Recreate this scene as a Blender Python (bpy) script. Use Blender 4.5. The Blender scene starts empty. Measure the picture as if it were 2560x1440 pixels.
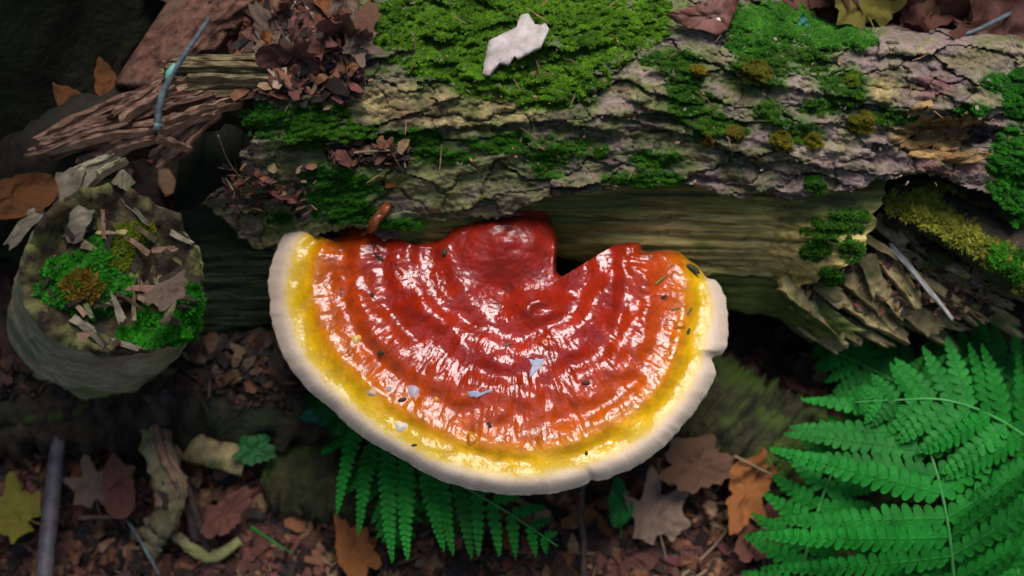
import bpy, math, random
import numpy as np
from mathutils import Vector

random.seed(7)
RNG = np.random.default_rng(7)
scene = bpy.context.scene
COL = scene.collection

# ------------------------------------------------------------------ camera
TILT = math.radians(18.0)
DIST = 0.71
FOC = np.array((0.0, 0.0, 0.155))
CAM = FOC + DIST * np.array((0.0, -math.sin(TILT), math.cos(TILT)))
cam_d = bpy.data.cameras.new('camera')
cam_d.lens = 50.0
cam_d.sensor_width = 36.0
cam_d.clip_start = 0.01
cam_d.clip_end = 500.0
cam_d.dof.use_dof = True
cam_d.dof.focus_distance = DIST - 0.015
cam_d.dof.aperture_fstop = 4.8
cam = bpy.data.objects.new('camera', cam_d)
COL.objects.link(cam)
cam.location = CAM
cam.rotation_euler = (TILT, 0, 0)
scene.camera = cam

# ------------------------------------------------------------------ sky, sun, exposure
SUN_EL, SUN_AZ = math.radians(71), math.radians(4)      # azimuth from +Y, clockwise
world = bpy.data.worlds.new('World')
scene.world = world
world.use_nodes = True
wn = world.node_tree.nodes
wl = world.node_tree.links
sky = wn.new('ShaderNodeTexSky')
sky.sky_type = 'NISHITA'
sky.sun_disc = False
sky.sun_elevation = SUN_EL
sky.sun_rotation = SUN_AZ
wn['Background'].inputs['Strength'].default_value = 0.085
wl.new(sky.outputs['Color'], wn['Background'].inputs['Color'])
sun_d = bpy.data.lights.new('sun', 'SUN')
sun_d.energy = 1.5
sun_d.angle = math.radians(30)
sun_d.color = (1.0, 0.97, 0.95)
sun = bpy.data.objects.new('sun', sun_d)
COL.objects.link(sun)
sdir = Vector((math.sin(SUN_AZ) * math.cos(SUN_EL), math.cos(SUN_AZ) * math.cos(SUN_EL), math.sin(SUN_EL)))
sun.rotation_euler = sdir.to_track_quat('Z', 'Y').to_euler()
sun.location = sdir * 3
scene.view_settings.view_transform = 'Standard'
scene.view_settings.look = 'None'
scene.view_settings.exposure = 1.45
scene.view_settings.gamma = 1.0

# ------------------------------------------------------------------ maths helpers
CT, ST = math.cos(TILT), math.sin(TILT)


def P(u, v, z):
    """World point at height z on the line of sight through photo position (u, v)."""
    u, v, z = np.broadcast_arrays(np.asarray(u, float), np.asarray(v, float), np.asarray(z, float))
    dx = (u - 1280) / 2560 * 0.72
    dy = (720 - v) / 2560 * 0.72
    wy = dy * CT + ST
    wz = dy * ST - CT
    t = (z - CAM[2]) / wz
    return np.stack((CAM[0] + dx * t, CAM[1] + wy * t, z), -1)


def hsh(ix, iy, seed):
    ix = ix.astype(np.int64).astype(np.uint64)
    iy = iy.astype(np.int64).astype(np.uint64)
    M = np.uint64(0xffffffff)
    h = (ix * np.uint64(374761393) + iy * np.uint64(668265263) + np.uint64(seed * 2246822519 % 4294967296)) & M
    h = ((h ^ (h >> np.uint64(13))) * np.uint64(1274126177)) & M
    h = ((h ^ (h >> np.uint64(15))) * np.uint64(2246822519)) & M
    h = h ^ (h >> np.uint64(16))
    return h.astype(float) / 4294967296.0


def noise(x, y, seed=0):
    """Gradient noise, about -1..1."""
    x = np.asarray(x, float); y = np.asarray(y, float)
    x, y = np.broadcast_arrays(x, y)
    ix = np.floor(x); iy = np.floor(y)
    fx = x - ix; fy = y - iy
    sx = fx * fx * fx * (fx * (fx * 6 - 15) + 10)
    sy = fy * fy * fy * (fy * (fy * 6 - 15) + 10)

    def g(ox, oy):
        a = hsh(ix + ox, iy + oy, seed) * 2 * math.pi
        return np.cos(a) * (fx - ox) + np.sin(a) * (fy - oy)
    n0 = g(0, 0) * (1 - sx) + g(1, 0) * sx
    n1 = g(0, 1) * (1 - sx) + g(1, 1) * sx
    return (n0 * (1 - sy) + n1 * sy) * 1.5


def fbm(x, y, octv=4, seed=0):
    r = 0; a = 1.0; s = 0
    for i in range(octv):
        r = r + a * noise(np.asarray(x) * 2 ** i, np.asarray(y) * 2 ** i, seed + i * 17)
        s += a; a *= 0.5
    return r / s


def voro(x, y, seed=0, jit=0.9):
    ix = np.floor(x); iy = np.floor(y)
    f1 = np.full(x.shape, 9.0); f2 = np.full(x.shape, 9.0)
    cx = np.zeros(x.shape); cy = np.zeros(x.shape)
    gi = np.zeros(x.shape); gj = np.zeros(x.shape)
    for ox in (-1, 0, 1):
        for oy in (-1, 0, 1):
            px = ix + ox + 0.5 + jit * (hsh(ix + ox, iy + oy, seed) - .5)
            py = iy + oy + 0.5 + jit * (hsh(ix + ox, iy + oy, seed + 5) - .5)
            d = np.hypot(px - x, py - y)
            near = d < f1
            f2 = np.where(near, f1, np.minimum(f2, d))
            f1 = np.where(near, d, f1)
            cx = np.where(near, px, cx); cy = np.where(near, py, cy)
            gi = np.where(near, ix + ox, gi); gj = np.where(near, iy + oy, gj)
    return f1, f2, gi.astype(int), gj.astype(int), cx, cy


def sstep(a, b, x):
    t = np.clip((np.asarray(x, float) - a) / (b - a), 0, 1)
    return t * t * (3 - 2 * t)


def curve1(pts):
    xs = np.array([p[0] for p in pts], float); ys = np.array([p[1] for p in pts], float)

    def f(x):
        x = np.asarray(x, float)
        i = np.clip(np.searchsorted(xs, x) - 1, 0, len(xs) - 2)
        t = np.clip((x - xs[i]) / (xs[i + 1] - xs[i]), 0, 1)
        m = np.gradient(ys, xs)
        h = xs[i + 1] - xs[i]
        return ((2 * t ** 3 - 3 * t ** 2 + 1) * ys[i] + (t ** 3 - 2 * t ** 2 + t) * h * m[i]
                + (-2 * t ** 3 + 3 * t ** 2) * ys[i + 1] + (t ** 3 - t ** 2) * h * m[i + 1])
    return f


def gauss(u, v, cu, cv, ru, rv):
    return np.exp(-(((u - cu) / ru) ** 2 + ((v - cv) / rv) ** 2))


# ------------------------------------------------------------------ object helpers
BASE = {}


def tag(o, label=None, cat=None, group=None, kind=None):
    if label: o['label'] = label
    if cat: o['category'] = cat
    if group: o['group'] = group
    if kind: o['kind'] = kind
    return o


def empty(name, loc, label, cat, group=None):
    o = bpy.data.objects.new(name, None)
    o.empty_display_size = 0.02
    o.location = [float(c) for c in loc]
    COL.objects.link(o)
    BASE[o.name] = np.array(loc, float)
    return tag(o, label, cat, group)


def mesh(name, verts, faces, mat, parent=None, loc=None, smooth=True, attrs=None):
    verts = np.asarray(verts, float).reshape(-1, 3)
    if parent is not None:
        root = parent
        off = BASE[root.name]
    else:
        off = np.array(loc, float) if loc is not None else np.zeros(3)
    me = bpy.data.meshes.new(name)
    if isinstance(faces, np.ndarray):
        n = faces.shape[1]
        me.vertices.add(len(verts))
        me.vertices.foreach_set('co', (verts - off).ravel())
        me.loops.add(faces.size)
        me.loops.foreach_set('vertex_index', faces.ravel().astype(np.int32))
        me.polygons.add(len(faces))
        me.polygons.foreach_set('loop_start', np.arange(0, faces.size, n, dtype=np.int32))
        me.update(calc_edges=True)
    else:
        me.from_pydata((verts - off).tolist(), [], faces)
    if attrs:
        for k, a in attrs.items():
            a = np.asarray(a, float)
            if a.ndim == 2:
                at = me.attributes.new(k, 'FLOAT_COLOR', 'POINT')
                c = np.ones((len(verts), 4)); c[:, :3] = a
                at.data.foreach_set('color', c.ravel())
            else:
                at = me.attributes.new(k, 'FLOAT', 'POINT')
                at.data.foreach_set('value', a.ravel())
    me.polygons.foreach_set('use_smooth', np.full(len(me.polygons), smooth))
    me.materials.append(mat)
    me.validate()
    o = bpy.data.objects.new(name, me)
    COL.objects.link(o)
    if parent is not None:
        o.parent = parent
        BASE[o.name] = off
    else:
        o.location = [float(c) for c in off]
        BASE[o.name] = off
    return o


def grid_faces(nu, nv, wrap=False):
    i = np.arange(nu if wrap else nu - 1)[:, None]
    j = np.arange(nv - 1)[None, :]
    a = i * nv + j
    b = ((i + 1) % nu) * nv + j
    return np.stack((a, b, b + 1, a + 1), -1).reshape(-1, 4)


def frames(path):
    path = np.asarray(path, float)
    T = np.gradient(path, axis=0)
    T /= np.linalg.norm(T, axis=1, keepdims=True) + 1e-12
    up = np.array((0.0, 0.0, 1.0))
    if abs(T[0] @ up) > 0.9: up = np.array((1.0, 0.0, 0.0))
    S = np.cross(T, up); S /= np.linalg.norm(S, axis=1, keepdims=True) + 1e-12
    N = np.cross(S, T)
    return T, S, N


def catmull(pts, n):
    pts = np.asarray(pts, float)
    k = len(pts)
    if k == 2:
        t = np.linspace(0, 1, n)[:, None]
        return pts[0] * (1 - t) + pts[1] * t
    s = np.linspace(0, k - 1, n)
    out = []
    ext = np.vstack((2 * pts[0] - pts[1], pts, 2 * pts[-1] - pts[-2]))
    for x in s:
        i = min(int(x), k - 2); t = x - i
        p0, p1, p2, p3 = ext[i], ext[i + 1], ext[i + 2], ext[i + 3]
        out.append(0.5 * ((2 * p1) + (-p0 + p2) * t + (2 * p0 - 5 * p1 + 4 * p2 - p3) * t * t
                          + (-p0 + 3 * p1 - 3 * p2 + p3) * t ** 3))
    return np.array(out)


def tube_geo(path, rad, seg=10, rough=0.0, seed=1, cap=True, flat=1.0):
    path = np.asarray(path, float); n = len(path)
    rad = np.broadcast_to(np.asarray(rad, float), (n,))
    T, S, N = frames(path)
    a = np.linspace(0, 2 * math.pi, seg, endpoint=False)
    r = rad[:, None] * (1 + rough * fbm(np.cos(a)[None, :] * 1.7 + np.arange(n)[:, None] * .35,
                                        np.sin(a)[None, :] * 1.7 + seed * 9.1, 3, seed))
    V = path[:, None, :] + r[..., None] * (np.cos(a)[None, :, None] * S[:, None, :]
                                           + flat * np.sin(a)[None, :, None] * N[:, None, :])
    V = V.reshape(-1, 3)
    F = []
    for i in range(n - 1):
        for j in range(seg):
            k = (j + 1) % seg
            F.append((i * seg + j, i * seg + k, (i + 1) * seg + k, (i + 1) * seg + j))
    if cap:
        F.append(tuple(reversed(range(seg))))
        F.append(tuple((n - 1) * seg + j for j in range(seg)))
    return V, F


class Geo:
    def __init__(s): s.v = []; s.f = []; s.n = 0

    def add(s, V, F):
        s.v.append(np.asarray(V, float)); s.f += [tuple(i + s.n for i in f) for f in F]; s.n += len(V)

    def out(s): return np.vstack(s.v), s.f


# ------------------------------------------------------------------ materials
def mat_noise(name, c1, c2, scale=120, rough=0.8, bump=0.5, bscale=None, bdist=0.0008, attr=None, stretch=None,
              detail=6, rand=0.0, transl=0.0, spec=0.4, c3=None, c3scale=30, c3pos=(0.52, 0.66), coat=0.0, ior=1.45):
    m = bpy.data.materials.new(name); m.use_nodes = True
    N = m.node_tree.nodes; L = m.node_tree.links
    bs = N['Principled BSDF']
    tc = N.new('ShaderNodeTexCoord')
    src = tc.outputs['Object']
    if stretch:
        mp = N.new('ShaderNodeMapping'); mp.inputs['Scale'].default_value = stretch
        L.new(src, mp.inputs['Vector']); vec = mp.outputs['Vector']
    else:
        vec = src
    nz = N.new('ShaderNodeTexNoise'); nz.inputs['Scale'].default_value = scale
    nz.inputs['Detail'].default_value = detail; nz.inputs['Roughness'].default_value = 0.62
    L.new(vec, nz.inputs['Vector'])
    cr = N.new('ShaderNodeValToRGB')
    cr.color_ramp.elements[0].position = 0.34; cr.color_ramp.elements[0].color = (*c1, 1)
    cr.color_ramp.elements[1].position = 0.68; cr.color_ramp.elements[1].color = (*c2, 1)
    L.new(nz.outputs['Fac'], cr.inputs['Fac'])
    col = cr.outputs['Color']
    if c3 is not None:
        n3 = N.new('ShaderNodeTexNoise'); n3.inputs['Scale'].default_value = c3scale
        n3.inputs['Detail'].default_value = 5; L.new(src, n3.inputs['Vector'])
        r3 = N.new('ShaderNodeMapRange'); r3.inputs['From Min'].default_value = c3pos[0]
        r3.inputs['From Max'].default_value = c3pos[1]; L.new(n3.outputs['Fac'], r3.inputs['Value'])
        mx = N.new('ShaderNodeMix'); mx.data_type = 'RGBA'
        L.new(r3.outputs['Result'], mx.inputs['Factor']); L.new(col, mx.inputs['A'])
        mx.inputs['B'].default_value = (*c3, 1)
        col = mx.outputs['Result']
    if attr:
        at = N.new('ShaderNodeAttribute'); at.attribute_name = attr
        mm = N.new('ShaderNodeMix'); mm.data_type = 'RGBA'; mm.blend_type = 'MULTIPLY'
        mm.inputs['Factor'].default_value = 1
        L.new(at.outputs['Color'], mm.inputs['A']); L.new(col, mm.inputs['B'])
        col = mm.outputs['Result']
    if rand > 0:
        oi = N.new('ShaderNodeObjectInfo')
        mr = N.new('ShaderNodeMapRange'); mr.inputs['To Min'].default_value = 1 - rand; mr.inputs['To Max'].default_value = 1 + rand
        L.new(oi.outputs['Random'], mr.inputs['Value'])
        hv = N.new('ShaderNodeHueSaturation'); L.new(col, hv.inputs['Color']); L.new(mr.outputs['Result'], hv.inputs['Value'])
        col = hv.outputs['Color']
    L.new(col, bs.inputs['Base Color'])
    bs.inputs['Roughness'].default_value = rough
    bs.inputs['IOR'].default_value = ior
    bs.inputs['Specular IOR Level'].default_value = spec
    bs.inputs['Coat Weight'].default_value = coat
    bs.inputs['Coat Roughness'].default_value = 0.15
    if bump > 0:
        nb = N.new('ShaderNodeTexNoise'); nb.inputs['Scale'].default_value = bscale or scale * 3
        nb.inputs['Detail'].default_value = 7; nb.inputs['Roughness'].default_value = 0.65
        L.new(vec, nb.inputs['Vector'])
        bp = N.new('ShaderNodeBump'); bp.inputs['Strength'].default_value = bump; bp.inputs['Distance'].default_value = bdist
        L.new(nb.outputs['Fac'], bp.inputs['Height']); L.new(bp.outputs['Normal'], bs.inputs['Normal'])
    if transl > 0:
        tr = N.new('ShaderNodeBsdfTranslucent'); L.new(col, tr.inputs['Color'])
        ms = N.new('ShaderNodeMixShader'); ms.inputs['Fac'].default_value = transl
        L.new(bs.outputs['BSDF'], ms.inputs[1]); L.new(tr.outputs['BSDF'], ms.inputs[2])
        L.new(ms.outputs['Shader'], N['Material Output'].inputs['Surface'])
    return m


M_bark = mat_noise('bark', (0.55, 0.54, 0.50), (1.45, 1.42, 1.36), 260, 0.6, 1.0, 520, 0.0022, attr='tint', spec=0.5, detail=9, c3=(1.7, 1.68, 1.6), c3scale=420, c3pos=(0.64, 0.72))
M_wood = mat_noise('sapwood', (0.32, 0.33, 0.30), (1.65, 1.6, 1.5), 240, 0.55, 1.0, 420, 0.0014, attr='tint', stretch=(0.05, 1, 1), spec=0.5)
M_splinter = mat_noise('splinter_wood', (0.12, 0.09, 0.036), (0.40, 0.30, 0.13), 130, 0.7, 0.7, 500, 0.0006, rand=0.35,
                       c3=(0.06, 0.075, 0.015), c3scale=45)
M_palewood = mat_noise('pale_wood', (0.26, 0.25, 0.22), (0.42, 0.40, 0.37), 200, 0.7, 0.6, 500, 0.0005)
M_tanwood = mat_noise('tan_wood', (0.20, 0.14, 0.06), (0.36, 0.27, 0.13), 180, 0.7, 0.6, 500, 0.0005)
M_rot = mat_noise('rotten_wood', (0.012, 0.009, 0.006), (0.05, 0.034, 0.02), 90, 0.85, 0.8, 260, 0.0015, c3=(0.025, 0.035, 0.01), c3scale=40)
M_shred = mat_noise('shredded_wood', (0.12, 0.058, 0.034), (0.36, 0.205, 0.135), 140, 0.8, 0.9, 420, 0.0010, rand=0.25)
M_slab = mat_noise('red_bark', (0.055, 0.022, 0.014), (0.27, 0.120, 0.075), 150, 0.8, 1.0, 380, 0.002, c3=(.17, .12, .07), c3scale=40)
M_oliveplank = mat_noise('olive_plank', (0.12, 0.09, 0.04), (0.33, 0.25, 0.125), 130, 0.8, 0.9, 380, 0.0012)
M_moss = mat_noise('moss', (0.7, 0.75, 0.7), (1.25, 1.2, 1.2), 300, 0.6, 0, attr='tint', transl=0.3, spec=0.35)
M_soil = mat_noise('soil', (0.006, 0.004, 0.003), (0.036, 0.021, 0.014), 70, 0.9, 1.0, 200, 0.004)
M_trunk = mat_noise('trunk_bark', (0.018, 0.016, 0.007), (0.075, 0.065, 0.028), 24, 0.9, 1.0, 60, 0.006, c3=(0.030, 0.062, 0.012), c3scale=9)
M_stub = mat_noise('stub_bark', (0.25, 0.205, 0.125), (0.54, 0.46, 0.30), 75, 0.75, 0.9, 220, 0.0015, c3=(0.17, 0.20, 0.08), c3scale=28, c3pos=(0.5, 0.62))
M_stubflake = mat_noise('stub_flake', (0.12, 0.09, 0.06), (0.33, 0.27, 0.18), 130, 0.8, 0.9, 380, 0.001, rand=.2, c3=(.14, .16, .07), c3scale=50)
M_stubin = mat_noise('stub_inside', (0.02, 0.013, 0.008), (0.13, 0.09, 0.04), 120, 0.8, 1.0, 300, 0.002, c3=(0.20, 0.20, 0.06), c3scale=60)
M_twig = mat_noise('grey_twig', (0.035, 0.045, 0.055), (0.12, 0.15, 0.16), 300, 0.6, 0.6, 700, 0.0004, c3=(0.12, 0.26, 0.19), c3scale=60, c3pos=(0.6, 0.64))
M_stick = mat_noise('grey_stick', (0.04, 0.035, 0.045), (0.11, 0.095, 0.105), 150, 0.55, 0.5, 400, 0.0006)
M_twigdark = mat_noise('dark_twig', (0.03, 0.02, 0.015), (0.09, 0.06, 0.045), 300, 0.6, 0.5, 700, 0.0004)
M_straw = mat_noise('straw', (0.14, 0.09, 0.05), (0.26, 0.18, 0.10), 300, 0.6, 0.3, 700, 0.0003)
M_lichen = mat_noise('lichen', (0.11, 0.32, 0.22), (0.25, 0.5, 0.38), 400, 0.8, 0.5, 700, 0.0005)
M_fern = mat_noise('fern_leaf', (0.006, 0.13, 0.010), (0.016, 0.225, 0.022), 60, 0.6, 0.4, 500, 0.0004, rand=0.3, transl=0.25, spec=0.25)
M_rachis = mat_noise('fern_stem', (0.03, 0.19, 0.03), (0.06, 0.27, 0.06), 200, 0.5, 0.0, rand=0.1)
M_green = mat_noise('green_leaf', (0.01, 0.12, 0.02), (0.02, 0.2, 0.03), 80, 0.5, 0.4, 300, 0.0004, transl=0.2)
M_bluegreen = mat_noise('blue_green_leaf', (0.02, 0.15, 0.09), (0.05, 0.26, 0.16), 80, 0.5, 0.4, 300, 0.0004, transl=0.2)
M_dkgreen = mat_noise('dark_green_leaf', (0.006, 0.055, 0.010), (0.012, 0.095, 0.016), 80, 0.6, 0.4, 300, 0.0004)
M_flake = mat_noise('pale_flake', (0.36, 0.29, 0.25), (0.58, 0.50, 0.46), 120, 0.8, 0.8, 300, 0.0008, c3=(0.5, 0.4, 0.24), c3scale=70, c3pos=(0.6, 0.75))
M_rock = M_rot
LEAF = {}
for nm, a, b in (('red brown', (0.11, 0.038, 0.026), (0.26, 0.100, 0.070)), ('brown', (0.09, 0.042, 0.022), (0.23, 0.115, 0.062)),
                 ('tan', (0.17, 0.105, 0.07), (0.31, 0.21, 0.15)), ('orange', (0.20, 0.062, 0.014), (0.36, 0.135, 0.035)),
                 ('dark brown', (0.035, 0.017, 0.012), (0.11, 0.055, 0.036)), ('olive yellow', (0.14, 0.12, 0.012), (0.30, 0.25, 0.03))):
    LEAF[nm] = mat_noise('leaf_' + nm.replace(' ', '_'), a, b, 90, 0.55, 0.7, 260, 0.0012, rand=0.3, transl=0.15, spec=0.5)

# ------------------------------------------------------------------ shape of the fallen log
crest = curve1([(-420, .10), (-250, .165), (-100, .196), (40, .211), (180, .214), (320, .203), (430, .187), (520, .170), (600, .152), (700, .125)])


def flow(u): return 1.0e-4 * (u - 1500) ** 2


EDGE = curve1([(400, 470), (480, 500), (560, 545), (605, 592), (640, 618), (690, 636), (730, 610), (800, 588), (880, 570), (1000, 566), (1100, 552),
               (1170, 545), (1240, 541), (1300, 524), (1345, 498), (1420, 486), (1500, 480), (1560, 468), (1640, 470),
               (1690, 455), (1730, 466), (1800, 486), (1850, 492), (1900, 482), (1980, 497), (2060, 482), (2120, 478),
               (2200, 450), (2260, 444), (2330, 436), (2420, 472), (2480, 490), (2560, 520), (2700, 560), (2900, 600)])


def edge_v(u):
    return EDGE(u) + 9 * noise(np.asarray(u) / 34, 0.3, 3) + 5 * noise(np.asarray(u) / 13, 4.3, 4)


LEDGES = [([(690, 372), (760, 350), (860, 352), (960, 335), (1100, 318), (1240, 312), (1390, 300), (1480, 322), (1560, 335)], .006),
          ([(800, 408), (880, 398), (1000, 368), (1060, 392)], -.005),
          ([(1560, 245), (1660, 285), (1760, 330), (1860, 395), (1960, 400), (2080, 420)], .0045),
          ([(1820, 150), (1950, 215), (2080, 235), (2180, 250)], .004),
          ([(2230, 280), (2330, 270), (2440, 300), (2500, 320)], .007)]


def bark0(u, v):
    u = np.asarray(u, float); v = np.asarray(v, float)
    z = crest(v - 0.08 * flow(u))
    z = z - 0.075 * sstep(112, 30, v - 0.03 * (u - 2300) - 18 * noise(u / 90, .4, 12)) * sstep(1780, 2180, u)      # falls away behind, right side
    z = z - 0.030 * sstep(900, 620, u) * sstep(250, 560, v)                              # left front corner hangs lower
    z = z - 0.020 * sstep(760, 600, u) * sstep(400, 100, v)
    z = z - 0.02 * sstep(2380, 2700, u)
    z = z + 0.004 * fbm(u / 240, v / 130, 3, 11)
    for pts, h in LEDGES:
        xs = [p[0] for p in pts]
        lv = curve1(pts)(u) + 10 * noise(u / 40, 1.7, 21)
        inside = sstep(xs[0] - 30, xs[0] + 60, u) * sstep(xs[-1] + 30, xs[-1] - 60, u)
        d = v - lv
        z = z + inside * h * np.exp(-np.clip(-d, 0, None) / 60) * (d < 0) - inside * h * 0.6 * np.exp(-np.clip(d, 0, None) / 22) * (d >= 0)
    # hollow with brown rot at the right and the debris channel at the left
    z = z - 0.016 * sstep(.35, .8, gauss(u, v, 2370, 335, 150, 55) + .15 * noise(u / 30, v / 20, 8))
    z = z - 0.010 * gauss(u, v, 930, 395, 90, 22)
    return z


CW, CH = 150.0, 60.0


def bark_cell_coords(u, v):
    wx = 85 * fbm(u / 150, v / 90, 4, 31)
    wy = 60 * fbm(u / 150, v / 90, 4, 47)
    return (u + wx) / CW, (v - flow(u) + wy) / CH


def bark_fine(u, v):
    q = v - flow(u)
    r = 1 - np.abs(fbm(u / 60, q / 24, 4, 61)) * 2
    st = fbm(u / 75, q / 30, 3, 71) * 3.5
    stp = (np.floor(st) + sstep(.72, 1.0, st - np.floor(st)))      # thin scaly layers
    return 0.0011 * r + 0.0015 * stp + 0.0014 * fbm(u / 24, q / 10, 3, 77) + 0.0006 * noise(u / 9, q / 6, 79)


def bark_top(u, v):
    """height of the bark surface incl. plates at photo position"""
    u = np.atleast_1d(np.asarray(u, float)); v = np.atleast_1d(np.asarray(v, float))
    x, y = bark_cell_coords(u, v)
    f1, f2, gi, gj, cx, cy = voro(x, y, 5)
    return bark0(u, v) + plate_h(x, y, f1, f2, gi, gj, cx, cy) + bark_fine(u, v)


def plate_h(x, y, f1, f2, gi, gj, cx, cy):
    gi = np.asarray(gi, float); gj = np.asarray(gj, float)
    r1 = hsh(gi, gj, 91); r2 = hsh(gi, gj, 92); r3 = hsh(gi, gj, 93)
    h = 0.0022 * r1 + 0.0075 * r2 ** 2 * (y - cy) + 0.003 * (r3 - .5) * (x - cx)
    h = h - (0.0003 + 0.0022 * r3 ** 2) * (1 - sstep(0, .13, f2 - f1))
    return h


MOSSY = [(1140, 90, 190, 95), (1380, 190, 130, 70), (1450, 50, 150, 80), (1000, 60, 90, 60), (1570, 70, 80, 55), (1300, 20, 300, 60), (1230, 185, 120, 55), (1340, 230, 60, 40), (1620, 40, 60, 60), 
         (1150, 160, 120, 50), (1500, 110, 80, 60), (1390, 230, 40, 40), (1950, 55, 120, 45), (2080, 80, 90, 38), (1890, 110, 70, 25), (1820, 40, 60, 30), (2130, 95, 60, 25), (830, 340, 110, 32), 
         (1000, 352, 100, 20), (760, 325, 50, 45), (1050, 340, 50, 16), (800, 290, 70, 40), (1280, 345, 40, 18), (1100, 388, 80, 20), (1370, 395, 45, 50), (1500, 375, 22, 16), (1640, 400, 60, 26), 
         (1640, 450, 70, 20), (1430, 370, 60, 16), (1250, 360, 90, 20), (1560, 445, 50, 14), (850, 480, 95, 45), (870, 532, 80, 26), (1010, 560, 60, 14), (700, 550, 30, 20), (820, 440, 60, 30), 
         (660, 300, 60, 40), (1720, 190, 32, 60), (1740, 265, 42, 45), (1700, 230, 30, 70), (1800, 322, 70, 22), (1680, 150, 70, 22), (1900, 170, 65, 45), (1955, 120, 45, 30), (2100, 200, 60, 25), 
         (2020, 140, 60, 40), (1770, 310, 50, 30), (2130, 245, 36, 30), (2060, 265, 60, 22), (2230, 290, 60, 20), (1990, 330, 60, 26), (1930, 280, 40, 26), (2525, 420, 50, 90), (2550, 240, 40, 60), 
         (2490, 205, 30, 22), (2545, 500, 30, 60), (2430, 275, 40, 14)]     # where moss grows on the bark: (u, v, radius u, radius v)


def bark_tint(u, v, gi=None, gj=None):
    n1 = fbm(u / 120, v / 60, 4, 101); n2 = fbm(u / 60, v / 40, 4, 111); n3 = fbm(u / 200, v / 120, 3, 121)
    c = np.zeros(u.shape + (3,))
    def lay(col, w):
        nonlocal c
        w = np.clip(w, 0, 1)[..., None]
        c = c * (1 - w) + np.array(col) * w
    lay((.205, .165, .105), np.ones(u.shape))
    lay((.235, .165, .155), sstep(-.1, .35, n1 + .25 * sstep(1300, 1900, u) - .1))
    lay((.27, .235, .145), .8 * sstep(.1, .5, n2))
    lay((.135, .12, .055), .75 * sstep(.05, .5, -n1))
    lay((.38, .30, .125), .9 * sstep(.22, .6, gauss(u, v, 1000, 262, 150, 55) + gauss(u, v, 1230, 275, 150, 45) + .35 * n2))
    lay((.22, .10, .075), .7 * sstep(.3, .75, gauss(u, v, 1030, 285, 130, 40) * .8 + .5 * n3))
    lay((.32, .24, .10), .9 * sstep(.35, .7, gauss(u, v, 2300, 330, 100, 70) + gauss(u, v, 2200, 220, 60, 40) * .8 + .3 * n2))
    lay((.20, .085, .075), .8 * sstep(.35, .75, gauss(u, v, 2380, 410, 120, 40) + gauss(u, v, 2330, 220, 100, 60) * .7 + .4 * n3))
    lay((.25, .135, .10), .6 * sstep(.45, .8, n3 + .2 * n2))
    alg = sstep(.02, .45, n2 * .6 + n3 * .6 + .55 * gauss(u, v, 950, 430, 330, 130) + .25 * gauss(u, v, 1500, 400, 400, 80) + .25 * gauss(u, v, 1750, 200, 200, 150))
    lay((.115, .135, .030), .75 * alg)
    near = np.zeros(u.shape)
    for cu, cv, ru, rv in MOSSY:
        near = np.maximum(near, gauss(u, v, cu, cv, ru * 1.35 + 8, rv * 1.4 + 8))
    lay((.055, .115, .016), .8 * sstep(.25, .75, near + .35 * n2))
    if gi is not None:
        b = 0.75 + .5 * hsh(np.asarray(gi, float), np.asarray(gj, float), 131)
        c = c * b[..., None]
    return c * 1.12


# ------------------------------------------------------------------ ground
def ground_z(x, y):
    z = 0.004 * fbm(x * 22, y * 22, 3, 201) + 0.012 * noise(x * 5, y * 5, 202)
    rgt = sstep(.06, .16, x)
    z = z + 0.160 * sstep(.10 - .015 * rgt, .22 - .075 * rgt, y) * sstep(2.5, .5, np.abs(y))
    z = z + 0.10 * sstep(-.02, .12, y) * sstep(-.10, -.22, x) * sstep(.35, .1, y) * 0.6
    far = sstep(.6, 2.0, np.hypot(x, y))
    return z + far * .08 * noise(x * .7, y * .7, 203)


def build_ground():
    a = np.concatenate((-np.geomspace(200, .62, 40), np.linspace(-.6, .6, 161), np.geomspace(.62, 200, 40)))
    X, Y = np.meshgrid(a, a, indexing='ij')
    Z = ground_z(X, Y)
    o = mesh('forest_floor', np.stack((X, Y, Z), -1), grid_faces(len(a), len(a)), M_soil)
    tag(o, kind='structure')


build_ground()


def ground_uv(u, v):
    """world point on the ground seen at (u, v)"""
    z = 0.0
    for _ in range(12):
        p = P(u, v, z)
        z = 0.5 * z + 0.5 * float(ground_z(p[0], p[1]))
    return P(u, v, z)


# ------------------------------------------------------------------ fallen log
log = empty('fallen_log', P(1500, 300, 0.02), 'fallen log with flaking grey bark, moss and a splintered end, behind the red fungus', 'log')


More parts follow.
